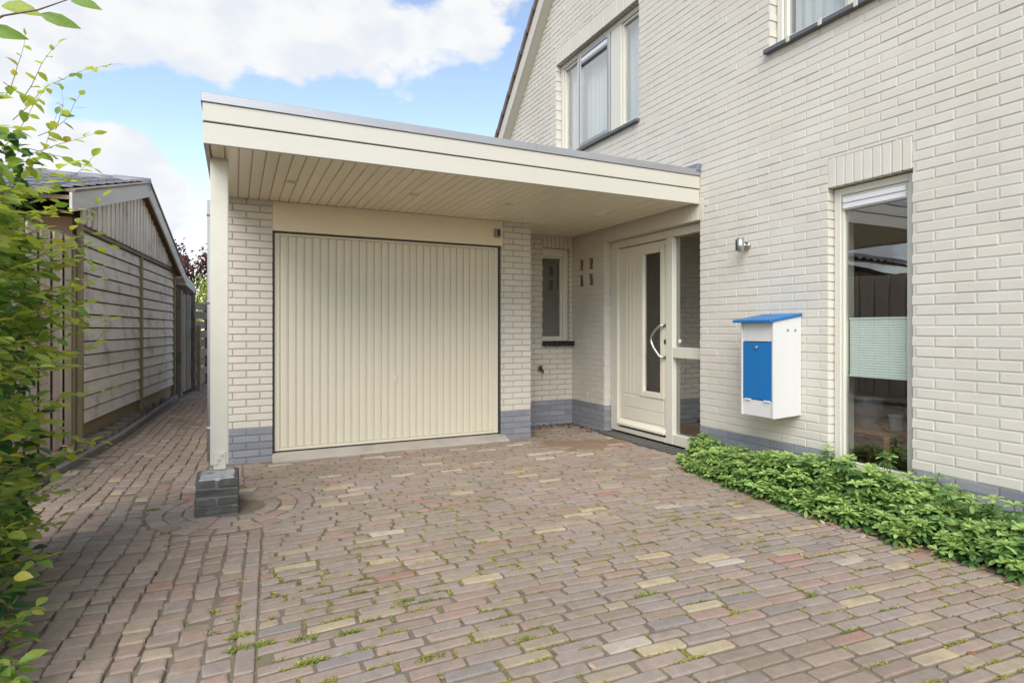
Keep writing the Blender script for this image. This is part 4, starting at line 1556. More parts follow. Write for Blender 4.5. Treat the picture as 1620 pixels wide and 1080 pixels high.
side(by0, by0 + .018).build('side_panel', M['white'], lbx, .002)
side(by1 - .018, by1).build('side_panel', M['white'], lbx, .002)
MB().box(bxf + .008, bxf + .022, by0 + .019, by1 - .019, 1.10, 1.247).build('front_panel', M['white'], lbx, .002)
MB().box(bxf + .008, bxf + .022, by0 + .019, by1 - .019, bz0 + .002, .652).build('front_panel', M['white'], lbx, .002)
MB().box(bxf + .023, XH - .003, by0 + .019, by1 - .019, bz0 + .012, bz0 + .024).build('bottom', M['white'], lbx)
MB().box(XH - .014, XH - .003, by0 + .019, by1 - .019, bz0 + .025, 1.30).build('back_panel', M['white'], lbx)
dr = MB().box(bxf + .002, bxf + .016, by0 + .021, by1 - .021, .658, 1.094).build('door', M['blue'], lbx, .002)
dr['label'] = 'blue letterbox door'
MB().tube([(bxf - .010, 3.168, 1.055), (bxf + .003, 3.168, 1.055)], .011, 14).build('lock', M['steel'], dr)
for yy in (3.075, 3.255):
    MB().box(bxf - .003, bxf + .012, yy - .028, yy + .028, .646, .6575).build('hinge', M['white_plastic'], lbx, .001)
sx = Vector((XH - .002 - (bxf - .045), 0, zt_w - zt_f + .010)).normalized()
c0 = Vector((bxf - .045, by0 - .012, zt_f - .006))
lid = MB().prism([c0, c0 + sx * (XH - .003 - c0.x) / sx.x, c0 + sx * (XH - .003 - c0.x) / sx.x + Vector((0, 0, .020)), c0 + Vector((0, 0, .020))], (0, by1 - by0 + .055, 0))
lid.build('lid', M['blue'], lbx, .003)
for xx in (3.735, 3.815):
    MB().tube([(xx, by0 - .002, 1.185), (xx, by0 + .001, 1.185)], .011, 14).build('green_plug', M['green_mark'], lbx)

# grating before the front door
gr_ = thing('door_grating', 'narrow black drain grating along the front door sill', 'grating', (3.87, 4.85, 0))
GX0, GX1 = 3.765, 3.965
MB().box(GX0 + .008, GX1 - .004, 4.13, 5.57, -.040, -.030).build('pit', M['black'], gr_)
q = MB()
q.box(GX0, GX0 + .008, 4.11, 5.585, -.03, .016)
q.box(GX1 - .008, GX1, 4.11, 5.585, -.03, .016)
q.box(GX0 + .008, GX1 - .008, 4.11, 4.118, -.03, .016)
q.box(GX0 + .008, GX1 - .008, 5.577, 5.585, -.03, .016)
q.build('frame', M['grating'], gr_)
for xx in (GX0 + .045, GX0 + .085, GX0 + .125, GX0 + .165):
    MB().box(xx - .0025, xx + .0025, 4.12, 5.576, -.02, .013).build('bar', M['grating'], gr_)
for k in range(16):
    yy = 4.165 + k * .088
    MB().box(GX0 + .009, GX1 - .009, yy - .003, yy + .003, -.025, .0145).build('bar', M['kerb'], gr_)

# ------------------------------------------------------------------ shed
S0 = Vector((-1.42, 6.95, 0))
SWv = Vector((.0938, .9956, 0)).normalized()
SNv = Vector((SWv.y, -SWv.x, 0))
UPZ = Vector((0, 0, 1))


def S(s, o, z):
    return S0 + SWv * s + SNv * o + UPZ * z


shed = thing('shed', 'weathered timber shed with low tiled gable roof beside the path', 'shed', S(2.3, -1, 0))
SL = 4.55
core = MB()
core.obox(S(SL / 2, -1.55, 1.17), SWv, SNv, UPZ, SL / 2 - .01, 1.52, 1.12)
core.prism([S(.0, -.03, 2.29), S(SL - .02, -.03, 2.29), S(2.2, -.03, 3.0)], -SNv * 3.0)
core.build('wall', M['wood_brown'], shed)
MB().obox(S(SL / 2, -.02, .11), SWv, SNv, UPZ, SL / 2, .02, .12).build('base_board', M['wood_post'], shed, .004)
nbp = 14
zb0, zb1 = .235, 2.17
hp_ = (zb1 - zb0) / nbp
for (sa, sb_) in ((.06, 2.30), (2.38, SL - .04)):
    for k in range(nbp):
        q = MB()
        za = zb0 + hp_ * k
        o0 = random.gauss(0, .0015)
        q.prism([S(sa, .030 + o0, za + .013), S(sa, .002 + o0, za + .013), S(sa, .002 + o0, za + hp_ - .001), S(sa, .014 + o0, za + hp_ - .001)], SWv * (sb_ - sa))
        q.build('plank', M['wood_grey'], shed, .002)
for (s_, wdt, m_) in ((.028, .03, 'wood_post'), (2.34, .032, 'wood_post'), (SL - .02, .02, 'wood_post')):
    MB().obox(S(s_, .03, 1.12), SWv, SNv, UPZ, wdt, .022, 1.13).build('batten', M[m_], shed, .003)
MB().obox(S(SL / 2, .03, 2.20), SWv, SNv, UPZ, SL / 2, .02, .018).build('rail', M['wood_old'], shed, .003)
# upright gable boards with toothed lower ends
AP, Z_AP, PTL, PTR = 2.2, 3.12, .262, .37


def roof_z(s):
    return Z_AP - (AP - s) * PTL if s < AP else Z_AP - (s - AP) * PTR


k = 0
s_ = -.04
while s_ < SL + .06:
    wdt = .088
    zt0, zt1 = roof_z(s_) - .12, roof_z(s_ + wdt) - .12
    zb = 2.225 + (.028 if k % 2 else 0)
    if min(zt0, zt1) > zb + .03:
        q = MB()
        o0 = .055 if k % 2 else .067
        q.prism([S(s_, o0, zb), S(s_ + wdt, o0, zb), S(s_ + wdt, o0, zt1), S(s_, o0, zt0)], -SNv * .018)
        q.build('gable_board', M['wood_vert'], shed, .002)
    s_ += .079
    k += 1
# roof slabs, barge boards, tiles
SE0, SE1 = -.62, 4.80
for (se, nm) in ((SE0, -1), (SE1, 1)):
    q = MB()
    ze = roof_z(se)
    q.prism([S(AP, .14, Z_AP), S(se, .14, ze), S(se, .14, ze - .035), S(AP, .14, Z_AP - .035)], -SNv * 3.3)
    q.build('roof_deck', M['wood_brown'], shed)
    q = MB()
    q.prism([S(AP, .165, Z_AP + .03), S(se, .165, ze + .03), S(se, .165, ze - .145), S(AP, .165, Z_AP - .145)], -SNv * .024)
    q.build('barge_board', M['wood_barge'], shed, .003)
    q = MB()
    q.prism([S(AP, .185, Z_AP + .055), S(se, .185, ze + .055), S(se, .185, ze + .032), S(AP, .185, Z_AP + .032)], -SNv * .10)
    q.build('verge_strip', M['wood_old'], shed, .002)
tl = MB()
nx = 7
wv = []
for i in range(nx):
    t_ = i / (nx - 1)
    wv.append((t_ * .245, .022 * math.sin(t_ * 2 * math.pi + .4)))
sd1 = (SWv * -1 - UPZ * PTL).normalized()     # down the near slope
sn1 = (UPZ - SWv * PTL).normalized()
for (p, q) in zip(wv, wv[1:]):
    a, b = -SNv * p[0] + sn1 * (p[1] + .05), -SNv * q[0] + sn1 * (q[1] + .05)
    tl.quad((a, b, b + sd1 * .37 + sn1 * .018, a + sd1 * .37 + sn1 * .018), 0, True)
    tl.quad((a + sd1 * .37 + sn1 * .018, b + sd1 * .37 + sn1 * .018, b + sd1 * .37 - sn1 * .012, a + sd1 * .37 - sn1 * .012))
tlm = tl.mesh('roof_tile', M['tile_grey'])
for r in range(9):
    for c in range(13):
        link('roof_tile', tlm, shed, at=S(AP, .10 - c * .235, Z_AP) + sd1 * (.02 + r * .325))
q = MB()
for c in range(9):
    q.tube([S(AP, .17 - c * .38, Z_AP + .02), S(AP, .17 - (c + 1) * .38 - .03, Z_AP + .035)], .085, 12)
q.build('ridge_cap', M['tile_grey'], shed)

# fence of upright boards continuing from the shed
FA, FB = Vector((-1.46, 6.90, 0)), Vector((-1.86, 4.4, 0))
fd = (FB - FA).normalized()
fn = Vector((-fd.y, fd.x, 0))
fn = fn if fn.x > 0 else -fn
fen = thing('board_fence', 'tall fence of pale upright boards between hedge and shed', 'fence', FA)
MB().obox(FA + UPZ * 1.05 + fn * .02, fd, fn, UPZ, .024, .03, 1.06).build('post', M['wood_post'], fen, .004)
L_ = (FB - FA).length
n = int(L_ / .118)
for i in range(n):
    s_ = .10 + i * .118
    fr_ = i % 2 == 0
    wd_ = .068 if fr_ else .076
    MB().obox(FA + fd * s_ + UPZ * 1.09 + fn * (.028 if fr_ else -.002), fd, fn, UPZ, wd_ * .78, .009, 1.0).build('board', M['wood_fence'] if fr_ else M['wood_vert'], fen, .002)
MB().obox(FA + fd * L_ / 2 + UPZ * 1.09 - fn * .015, fd, fn, UPZ, L_ / 2, .006, 1.0).build('backing', M['wood_brown'], fen)

# mossy blocks between edging and shed
by_ = [6.98, 7.16, 7.38, 7.72, 8.05, 8.42, 8.85, 9.18, 9.62, 10.12, 10.68]
for i, yy in enumerate(by_):
    xx = kerb_x(yy) - .155 + random.uniform(-.01, .01)
    rz = random.uniform(-.2, .2)
    a_ = Vector((math.cos(rz), math.sin(rz), 0))
    b_ = Vector((-math.sin(rz), math.cos(rz), 0))
    q = MB().obox((xx, yy, .055 + random.uniform(-.005, .008)), a_, b_, UPZ, .075, .062, .050)
    q.v = [(x + random.gauss(0, .004), y + random.gauss(0, .004), z + random.gauss(0, .003)) for x, y, z in q.v]
    o = q.build('stone_block', M['block'], None, .008, 2)
    n_ = len(by_)
    if i == 0:
        lab = 'mossy stone block nearest the fence post, first of the row along the shed'
    elif i == n_ - 1:
        lab = 'farthest stone block of the row along the shed, close to the old gate'
    elif i == n_ - 2:
        lab = 'last stone block but one of the row along the shed'
    else:
        lab = '%s stone block of the row along the shed counted from the fence post' % (
            'second', 'third', 'fourth', 'fifth', 'sixth', 'seventh', 'eighth', 'ninth')[i - 1]
    tag(o, lab, 'stone block', 'stone blocks in a row along the shed')

# low dark outbuilding behind the shed
ob = thing('outbuilding', 'small dark wooden lean-to with grey roof edge beyond the shed', 'shed', (-1.4, 12.8, 0))
MB().box(-2.6, -.98, 12.0, 14.2, 0, 2.0).build('wall', M['wood_old'], ob)
MB().prism([(-2.7, 11.75, 1.98), (-.80, 11.75, 1.98), (-.80, 11.75, 2.16), (-2.7, 11.75, 2.30)], (0, 2.6, 0)).build('roof', M['wood_barge'], ob, .004)

# old gate standing open and slatted fence behind
G0 = Vector((-.93, 11.83, 0))
G1 = Vector((-.74, 13.1, 0))
gdv = (G1 - G0).normalized()
gn = Vector((gdv.y, -gdv.x, 0))
gate = thing('gate', 'old weathered gate of upright boards at the end of the path', 'gate', G0)
MB().obox(G0 + UPZ * .94 + gn * .01, gdv, gn, UPZ, .05, .05, .95).build('post', M['wood_old'], gate, .004)
for i in range(6):
    hgt = .90 + random.uniform(-.02, .02)
    MB().obox(G0 + gdv * (.13 + i * .138) + UPZ * (hgt + .06) + gn * random.uniform(0, .02), gdv, gn, UPZ, .062, .011, hgt).build('board', M['wood_old'], gate, .002)
for z in (.35, 1.5):
    MB().obox(G0 + gdv * .46 + UPZ * z - gn * .03, gdv, gn, UPZ, .46, .018, .045).build('cross_rail', M['wood_old'], gate, .002)
F0 = Vector((-.77, 12.75, 0))
F1 = Vector((-.40, 16.2, 0))
fdv = (F1 - F0).normalized()
fn2 = Vector((fdv.y, -fdv.x, 0))
sf = thing('slat_fence', 'old fence of staggered horizontal slats behind the gate', 'fence', F0)
ln2 = (F1 - F0).length
for k in range(9):
    MB().obox(F0 + fdv * ln2 / 2 + UPZ * (.12 + k * .195) + fn2 * (.03 if k % 2 else -.03), fdv, fn2, UPZ, ln2 / 2, .012, .075).build('slat', M['wood_old'], sf, .003)
for q_ in (.02, .5, .98):
    MB().obox(F0 + fdv * ln2 * q_ + UPZ * .92, fdv, fn2, UPZ, .03, .045, .95).build('post', M['wood_old'], sf, .004)
stk = MB().obox((-.66, 12.85, .62), gdv, gn, UPZ, .035, .035, .66).build('wooden_stake', M['wood_post'], None, .006)
tag(stk, 'short wooden stake standing before the slatted fence', 'stake')
bm_ = MB().box(-.66, -.235, 15.6, 15.7, -.03, .05).build('timber_edging', M['wood_old'], None, .006)
tag(bm_, 'timber edging across the far end of the path', 'edging')


# ------------------------------------------------------------------ leaves
def leaf_template(pts, fold=.18, curl=.12):
    """pts: (x, halfwidth); folded along the midrib, drooping towards the tip"""
    V, F = [], []
    for (x, hw) in pts:
        z = -curl * x * x
        V += [(x, -hw, z + hw * fold), (x, 0, z), (x, hw, z + hw * fold)]
    for i in range(len(pts) - 1):
        a = i * 3
        F += [(a, a + 3, a + 4, a + 1), (a + 1, a + 4, a + 5, a + 2)]
    return np.array(V, float), np.array(F)


BEECH = [leaf_template(((0, .02), (.18, .20), (.45, .31), (.75, .21), (1, .01)), .35, .18), leaf_template(((0, .02), (.2, .22), (.5, .29), (.8, .16), (1, .01)), -.15, .35)]
CARP = [leaf_template(((0, .04), (.35, .10), (.68, .21), (.9, .15), (1, .02)), .35, .45), leaf_template(((0, .04), (.4, .12), (.7, .22), (.92, .13), (1, .02)), .2, .65)]
BLADE = [leaf_template(((0, .16), (1, .10)), .3, .5)]


def frames(dirs, ups):
    x = dirs / np.linalg.norm(dirs, axis=1, keepdims=True)
    z = ups - x * (ups * x).sum(1, keepdims=True)
    z /= np.linalg.norm(z, axis=1, keepdims=True) + 1e-9
    y = np.cross(z, x)
    return np.stack([x, y, z], 1)


def scatter(mb, tmpl, pos, dirs, ups, size, mi):
    V, F = tmpl
    if len(pos) == 0:
        return
    Rm = frames(np.asarray(dirs, float), np.asarray(ups, float))
    W = np.einsum('kj,nji->nki', V, Rm) * np.asarray(size)[:, None, None] + np.asarray(pos)[:, None, :]
    n, k = len(pos), len(V)
    FF = (F[None] + (np.arange(n) * k)[:, None, None]).reshape(-1, F.shape[1])
    mm = np.repeat(np.asarray(mi), len(F))
    base = len(mb.v)
    mb.v += W.reshape(-1, 3).tolist()
    mb.f += (FF + base).tolist()
    mb.m += mm.tolist()
    mb.sm += [True] * len(FF)


# hedge
hedge = thing('beech_hedge', 'leafy green beech hedge at the left edge with loose yellow-green shoots', 'hedge', (-1.25, 2.6, 0))
LV = []        # pos, dir, up, size, material
TW = MB()


def shoot(p, d, length, leafsize, bright, nleaf=None, sag=.0, rad=.0028):
    p, d = Vector(p), Vector(d).normalized()
    n = nleaf or max(3, int(length / .035))
    pts = [p.copy()]
    for i in range(n):
        d = (d + Vector((random.gauss(0, .10), random.gauss(0, .10), random.gauss(0, .08) - sag))).normalized()
        p = p + d * (length / n)
        pts.append(p.copy())
        sidev = d.cross(Vector((0, 0, 1)))
        if sidev.length < .2:
            sidev = Vector((1, 0, 0))
        sidev.normalize()
        sgn = 1 if i % 2 else -1
        ld = (d * .55 + sidev * sgn * .8 + Vector((0, 0, random.gauss(-.05, .28)))).normalized()
        if i == n - 1:
            ld = d
        up = Vector((random.gauss(0, .35), random.gauss(0, .35), 1))
        t = i / n
        if bright > .5:
            mi = random.choices((0, 1, 3), (6, 2 + 2 * (1 - t), 1.0))[0]
        elif bright > 0:
            mi = random.choices((0, 1, 2), (2.5, 5, 2))[0]
        else:
            mi = random.choices((1, 2, 4), (2, 5, 4))[0]
        LV.append((tuple(p), tuple(ld), tuple(up), leafsize * 1.22 * random.uniform(.7, 1.15) * (1 - .35 * t if bright > .5 else 1), mi))
    TW.tube(pts, [rad * (1 - .7 * i / n) for i in range(n + 1)], 5, cap=False)


HX, HY0, HY1, HZ = -.97, 2.0, 3.75, 2.3


def face_x(y, z):
    """outer face of the hedge towards the path"""
    return HX - .10 * (z - .9) ** 2 / 1.2 + .05 * math.sin(y * 3.1 + z * 2.3) + (.05 if z < .5 else 0)


# core leaves: filling inside, dark; outer skin greener
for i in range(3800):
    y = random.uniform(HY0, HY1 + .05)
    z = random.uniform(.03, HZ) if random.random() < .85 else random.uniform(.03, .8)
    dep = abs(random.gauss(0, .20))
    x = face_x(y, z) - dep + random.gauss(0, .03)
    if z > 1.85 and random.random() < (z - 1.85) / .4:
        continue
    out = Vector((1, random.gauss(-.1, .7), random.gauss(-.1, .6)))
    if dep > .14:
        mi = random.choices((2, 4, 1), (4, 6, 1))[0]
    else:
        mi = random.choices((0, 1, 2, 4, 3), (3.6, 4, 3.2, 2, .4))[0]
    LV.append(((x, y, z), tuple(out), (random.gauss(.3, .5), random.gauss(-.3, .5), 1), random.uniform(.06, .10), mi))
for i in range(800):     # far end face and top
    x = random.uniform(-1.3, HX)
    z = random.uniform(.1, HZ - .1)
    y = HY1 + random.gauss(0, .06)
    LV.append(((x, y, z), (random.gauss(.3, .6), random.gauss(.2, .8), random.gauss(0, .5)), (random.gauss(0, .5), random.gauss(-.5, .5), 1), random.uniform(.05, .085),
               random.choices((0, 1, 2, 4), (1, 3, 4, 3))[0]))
# side shoots
for i in range(150):
    y = random.uniform(2.0, HY1)
    z = random.uniform(.1, 2.15)
    x = face_x(y, z) - .05
    shoot((x, y, z), (1, random.gauss(.35, .45), random.gauss(.22, .35)), random.uniform(.10, .26), random.uniform(.06, .085), 1 if random.random() < .62 else .3)
for i in range(80):
    y = random.uniform(2.6, HY1 + .05)
    z = random.choice((random.uniform(.9, 1.75), random.uniform(1.1, 1.65), random.uniform(.3, 1.2)))
    x = face_x(y, z) - .04
    shoot((x, y, z), (1, random.gauss(.5, .35), random.gauss(.25, .25)), random.uniform(.2, .40), random.uniform(.06, .08), 1, sag=-.01)
# the loose shoots that stand against sky and shed
for (u0, v0, u1, v1, dd, ls) in ((20, 190, 165, 45, 3.2, .062), (10, 150, 60, 75, 3.1, .055), (40, 150, 118, 92, 3.3, .058), (60, 215, 172, 180, 3.4, .066),
                                 (88, 205, 98, 148, 3.4, .062), (40, 245, 150, 215, 3.3, .075), (45, 235, 150, 255, 3.2, .075), (30, 330, 172, 268, 3.2, .072),
                                 (90, 385, 182, 325, 3.5, .07), (20, 260, 120, 285, 3.1, .08), (70, 395, 170, 380, 3.4, .075), (60, 470, 165, 425, 3.5, .075),
                                 (70, 545, 172, 508, 3.5, .08), (70, 640, 168, 605, 3.5, .075), (60, 585, 140, 535, 3.3, .08), (5, 130, 50, 160, 3.0, .07),
                                 (0, 240, 80, 150, 3.1, .07), (10, 300, 110, 190, 3.2, .07), (0, 330, 100, 250, 3.0, .08), (20, 430, 130, 350, 3.2, .08),
                                 (20, 520, 130, 470, 3.2, .08), (15, 690, 110, 640, 3.1, .08), (20, 740, 125, 720, 3.0, .085), (10, 800, 115, 735, 2.9, .08),
                                 (0, 860, 80, 800, 2.6, .075), (0, 930, 75, 880, 2.3, .07), (0, 1000, 60, 960, 2.1, .06)):
    r0, r1 = ray(u0, v0), ray(u1, v1)
    p0 = Vector((0, 0, CH)) + r0 * (dd - .12)
    p1 = Vector((0, 0, CH)) + r1 * dd
    ln = (p1 - p0).length
    shoot(p0, p1 - p0, ln, ls, 1, nleaf=max(5, int(ln / .048)), rad=.0022)
# low shoots at the foot of the hedge
for i in range(46):
    v0_ = random.uniform(800, 1090)
    lim = 62 - (v0_ - 800) * .11
    dd = min(2.75, .93 * CH * FPX / (v0_ - V0))
    p0 = Vector((0, 0, CH)) + ray(random.uniform(-75, -30), v0_ + random.uniform(-10, 25)) * (dd - .06)
    p1 = Vector((0, 0, CH)) + ray(random.uniform(.45, 1.1) * lim, v0_ - random.uniform(0, 40)) * dd
    shoot(p0, p1 - p0, (p1 - p0).length, .055, random.choice((1, 1, .3, .3, 0)), nleaf=max(5, int((p1 - p0).length / .032)), rad=.002)
# a branch close to the camera, upper left corner, and a big pale leaf low down
p0 = Vector((0, 0, CH)) + ray(-60, 60) * 1.25
for (uu, vv, dx, mi) in ((2, 10, 62, 0), (62, 22, 60, 1), (112, 2, 48, 1), (-30, 42, 66, 1)):
    a = Vector((0, 0, CH)) + ray(uu, vv) * 1.2
    b = Vector((0, 0, CH)) + ray(uu + dx, vv + (8 if uu > 0 else 4)) * 1.22
    LV.append((tuple(a), tuple(b - a), (0.35, -1.1, .55), (b - a).length, mi))
TW.tube([p0, Vector((0, 0, CH)) + ray(5, 25) * 1.2, Vector((0, 0, CH)) + ray(60, 16) * 1.2, Vector((0, 0, CH)) + ray(112, -2) * 1.2], [.003, .0022, .0018, .001], 6, cap=False)
a = Vector((0, 0, CH)) + ray(22, 912) * 1.9
b = Vector((0, 0, CH)) + ray(100, 908) * 1.9
LV.append((tuple(a), tuple(b - a), (.1, -.9, .8), (b - a).length * .36, 3))
# woody stems inside
for i in range(14):
    y = HY0 + (HY1 - HY0) * (i + .5) / 14
    x = -1.35 + random.uniform(-.1, .1)
    TW.tube([(x, y, -.02), (x + random.gauss(0, .04), y + random.gauss(0, .05), .8), (x + random.gauss(0, .08), y + random.gauss(0, .08), 1.9)], [.022, .015, .005], 7)
    for k in range(6):
        z = random.uniform(.3, 1.7)
        TW.tube([(x, y, z), (x + .22, y + random.gauss(0, .1), z + .12), (x + .42, y + random.gauss(0, .2), z + .2)], [.006, .004, .0015], 5, cap=False)
TW.build('branches', M['twig'], hedge, kind='stuff')


def leafpx(l):
    u, v, d = pix(*l[0])
    if not (-5 < u < 400 and -10 < v < 1090):
        return 0
    return l[3] / d * (1.6 if l[4] in (0, 3) else 1.0) * (1.3 if u > 50 else 1)


order = sorted(range(len(LV)), key=lambda i: -leafpx(LV[i]))
single = set(order[:300])
fol = MB()
lcache = {}
for vtx in range(2):
    idx = [i for i in range(len(LV)) if i not in single and i % 2 == vtx]
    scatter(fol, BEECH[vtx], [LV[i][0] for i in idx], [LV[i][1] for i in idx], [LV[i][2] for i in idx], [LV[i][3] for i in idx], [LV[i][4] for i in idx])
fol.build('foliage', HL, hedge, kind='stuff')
for i in sorted(single):
    p, d, u, s_, mi = LV[i]
    key = (i % 2, mi)
    if key not in lcache:
        V, F = BEECH[i % 2]
        me = bpy.data.meshes.new('leaf')
        me.from_pydata(V.tolist(), [], F.tolist())
        me.materials.append(HL[mi])
        me.polygons.foreach_set('use_smooth', [True] * len(F))
        me.update()
        lcache[key] = me
    o = bpy.data.objects.new('leaf', lcache[key])
    C.objects.link(o)
    Rm = frames(np.array([d], float), np.array([u], float))[0]
    mw = Matrix.Translation(p) @ Matrix(Rm.T.tolist()).to_4x4() @ Matrix.Scale(s_, 4)
    o.parent = hedge
    o.matrix_local = Matrix.Translation(-BASE[hedge.name]) @ mw

# carpet of evergreen plants along the house
cp = MB()
P_, D_, U_, S_, M_, T_ = [], [], [], [], [], []
for i in range(1000):
    y = random.uniform(.7, 3.98)
    f = bed_front(y)
    if y > 3.75:
        f += .10
    x = random.uniform(f - .03, XH - .05)
    t = (x - f) / (XH - f)
    h = (.06 + .175 * math.sin(min(1, t * 1.7 + .08) * math.pi / 2)) * (1 + .22 * math.sin(y * 3.3 + x * 5)) * random.uniform(.62, 1.15)
    if y > 3.6:
        h *= .85
    if t > .75:
        h *= random.uniform(.6, 1)
    if random.random() < .05:
        h *= 1.35
    c = Vector((x + random.gauss(0, .01), y, h))
    lean = Vector((random.gauss(-.25, .25), random.gauss(-.1, .25), 1)).normalized()
    tone = random.random()
    for (wh, cnt, pitch, sz, dz) in ((0, 5, 1.3, .032, .0), (1, 7, .52, .048, -.006), (2, 7, .05, .050, -.036)):
        for q in range(cnt):
            a = 2 * math.pi * (q + random.uniform(-.2, .2)) / cnt + wh
            d = Vector((math.cos(a), math.sin(a), pitch + random.gauss(0, .12)))
            d = d + lean * .0
            P_.append(tuple(c + lean * dz + d.normalized() * .004))
            D_.append(tuple(d))
            U_.append((lean.x, lean.y, lean.z))
            S_.append(sz * random.uniform(.8, 1.15))
            M_.append(1 if wh == 0 and tone > .25 else (random.choices((0, 1, 2), (4, 6 if tone > .4 else 1, .6))[0] if wh == 1 else random.choices((0, 2), (2, 4))[0]))
    cp.tube([(c.x - lean.x * h, c.y - lean.y * h, -.01), tuple(c)], [.003, .002], 4, 2, cap=False)
P_, D_, U_, S_, M_ = map(np.array, (P_, D_, U_, S_, M_))
for k in range(2):
    sel = np.arange(len(P_)) % 2 == k
    scatter(cp, CARP[k], P_[sel], D_[sel], U_[sel], S_[sel], M_[sel])
o = cp.build('ground_cover', GL)
tag(o, 'low evergreen ground cover growing along the foot of the house wall', 'ground cover', kind='stuff')

# dry leaves along the edge of the bed and by the kerb
dl = MB()
P_, D_, U_, S_, M_ = [], [], [], [], []
for i in range(300):
    y = random.uniform(.7, 3.9)
    x = bed_front(y) + random.gauss(0.0, .05)
    P_.append((x, y, random.uniform(.005, .02)))
for i in range(90):
    y = random.uniform(5.2, 7.2)
    P_.append((kerb_x(y) + random.uniform(-.25, .09), y, .018))
for i in range(260):     # litter blown into the porch corner
    if i % 2:
        P_.append((random.uniform(3.0, 3.86), YR - .02 - abs(random.gauss(0, .12)), random.uniform(.004, .012)))
    else:
        P_.append((XH - .02 - abs(random.gauss(0, .10)), random.uniform(5.62, 6.3), random.uniform(.004, .012)))
for i in range(60):
    x, y = random.choice(gaps)
    P_.append((x, y, .006))
for p in P_:
    D_.append((random.gauss(0, 1), random.gauss(0, 1), random.gauss(0, .15)))
    U_.append((random.gauss(0, .4), random.gauss(0, .4), 1))
    S_.append(random.uniform(.016, .045))
    M_.append(2 if p[1] > 5.5 and p[0] > 2 else random.choices((0, 1), (2, 1))[0])
scatter(dl, BEECH[1], P_, D_, U_, S_, M_)
tag(dl.build('fallen_leaves', [M['dry_leaf'], M['dry_leaf_pale'], M['dry_leaf_dark']]), 'dry brown leaves scattered along the edge of the plant bed', 'leaves', kind='stuff')

# moss and small weeds in the joints
ms = MB()
P_, D_, U_, S_, M_ = [], [], [], [], []


def patch(x, y):
    v = math.sin(x * 2.1 + 1.3 * math.sin(y * 1.7)) + math.sin(y * 2.6 + 1.1 * math.sin(x * 2.9 + 2)) + .6 * math.sin(x * 6.3 + y * 4.1)
    return v


def tuft(x, y, r, n, mi, sz):
    for _ in range(n):
        a = random.uniform(0, 2 * math.pi)
        rr = r * math.sqrt(random.random())
        P_.append((x + rr * math.cos(a) * 1.7, y + rr * math.sin(a) * .38, random.uniform(-.008, .001)))
        D_.append((random.gauss(0, .7), random.gauss(0, .7), random.uniform(.3, 1.2)))
        U_.append((random.gauss(0, .5), random.gauss(0, .5), .6))
        S_.append(sz * random.uniform(.6, 1.2))
        M_.append(mi if random.random() < .7 else random.choice((0, 1, 2)))


for (xa, ya, xb, yb) in seams:
    xm, ym = (xa + xb) / 2, (ya + yb) / 2
    if ym > 5.2 or xm < -.1 or ym < .6:
        continue
    u, v, d = pix(xm, ym, 0)
    if not (-30 < u < 1650 and v < 1110):
        continue
    pr = .60 + .24 * patch(xm, ym)
    if ym > 4.0:
        pr *= .4
    if random.random() > pr:
        continue
    ln_ = math.hypot(xb - xa, yb - ya)
    f0 = random.random() * .7
    f1 = min(1, f0 + random.uniform(.3, 1.0))
    tone = random.choices((0, 1, 2), (6, 1.2, 3))[0]
    dens = random.uniform(.5, 1.2)
    for q in range(int(ln_ * (f1 - f0) / (.007 if ym < 3 else .011)) + 1):
        f = random.uniform(f0, f1)
        hor = abs(xb - xa) > .03
        for _ in range(max(1, int(9 * dens))):
            P_.append((xa + (xb - xa) * f + random.gauss(0, .008 if hor else .004), ya + (yb - ya) * f + random.gauss(0, .0042 if hor else .007), random.uniform(-.008, .0005)))
            D_.append((random.gauss(0, .8), random.gauss(0, .8), random.uniform(.2, 1.1)))
            U_.append((random.gauss(0, .6), random.gauss(0, .6), .7))
            S_.append(random.uniform(.005, .0105))
            M_.append(tone if random.random() < .75 else random.choice((0, 1, 2)))
for (x, y) in pgaps:
    if random.random() < (.34 if abs(x - bound(y)) < .12 else .05):
        tuft(x, y, random.uniform(.010, .026), random.randint(12, 34), random.choices((0, 1, 2), (3, 3, 2))[0], random.uniform(.008, .014))
for (uu, vv, n, r) in ((395, 1022, 260, .05), (480, 1010, 120, .03), (495, 1045, 140, .035), (680, 1040, 90, .03), (240, 806, 70, .03), (1010, 690, 20, .02), (1285, 940, 80, .03),
                       (555, 1000, 90, .03), (1020, 940, 100, .035), (640, 950, 70, .03), (830, 1010, 80, .03), (1350, 930, 60, .03), (380, 1005, 120, .03)):
    rr_ = ray(uu, vv)
    k = -CH / rr_.z
    p = rr_ * k
    tuft(p.x, p.y, r, n, 1 if n > 60 else 0, .016)
scatter(ms, BLADE[0], P_, D_, U_, S_, M_)
tag(ms.build('moss', MOSS), 'yellow-green moss and tiny weeds growing in the paving joints', 'moss', kind='stuff')


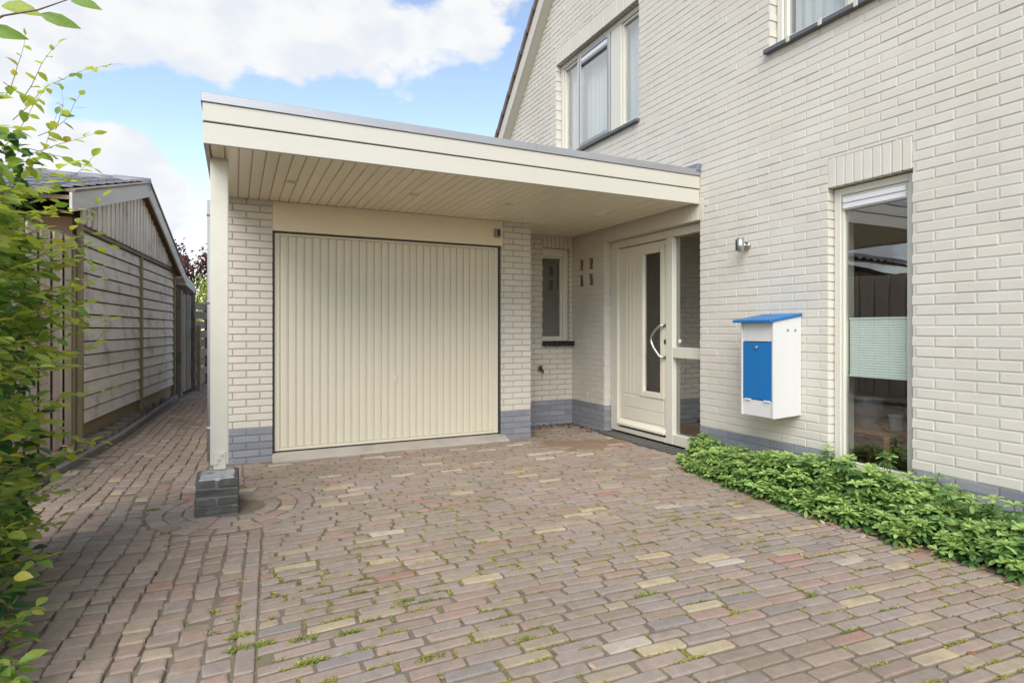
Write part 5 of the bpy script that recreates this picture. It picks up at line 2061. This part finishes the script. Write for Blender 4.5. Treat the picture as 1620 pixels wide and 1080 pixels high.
# trees at the end of the path
def tree(name, label, cat, base, crown_c, crown_r, n, leafmats, trunk_r, lsize, wts):
    t = thing(name, label, cat, base)
    tr = MB()
    b, c = Vector(base), Vector(crown_c)
    tr.tube([b, b.lerp(c, .45) + Vector((.05, .03, 0)), c], [trunk_r, trunk_r * .7, trunk_r * .3], 8)
    P, D, U, Sz, Mi = [], [], [], [], []
    for i in range(34):
        a = random.uniform(0, 2 * math.pi)
        el = random.uniform(-.5, 1.2)
        dirv = Vector((math.cos(a) * math.cos(el), math.sin(a) * math.cos(el), math.sin(el)))
        tip = c + Vector((dirv.x * crown_r[0], dirv.y * crown_r[1], dirv.z * crown_r[2])) * random.uniform(.55, 1.1)
        st = b.lerp(c, random.uniform(.5, .95))
        tr.tube([st, st.lerp(tip, .5) + Vector((0, 0, .06)), tip], [trunk_r * .3, trunk_r * .18, .004], 5, cap=False)
        for q in range(n // 34):
            s_ = random.uniform(.35, 1.05)
            p = st.lerp(tip, s_) + Vector((random.gauss(0, .13), random.gauss(0, .13), random.gauss(0, .10)))
            P.append(tuple(p))
            D.append((random.gauss(dirv.x, .7), random.gauss(dirv.y, .7), random.gauss(-.1, .5)))
            U.append((random.gauss(0, .5), random.gauss(-.3, .5), 1))
            Sz.append(lsize * random.uniform(.7, 1.2))
            Mi.append(random.choices(range(len(wts)), wts)[0])
    tr.build('trunk', M['twig'], t)
    cm = MB()
    scatter(cm, BEECH[0], P, D, U, Sz, Mi)
    cm.build('crown', leafmats, t, kind='stuff')
    return t


tree('maple_tree', 'dark red maple rising above the gate at the end of the path', 'tree', (-1.15, 19.6, 0), (-1.15, 19.6, 2.9), (1.15, 1.0, 1.0), 2600, RED, .06, .11, (1, 1))
tree('green_bush', 'bright green bush beyond the slatted fence at the end of the path', 'bush', (-.45, 17.4, 0), (-.45, 17.4, 1.7), (.75, .8, 1.1), 3200, HL, .05, .09, (5, 3, 1, 1.5, 0))
tree('dark_shrub', 'small dark green shrub at the far end of the path', 'bush', (-.40, 16.1, 0), (-.40, 16.1, .45), (.25, .25, .5), 700, HL, .02, .07, (1, 4, 4, 0, 1))
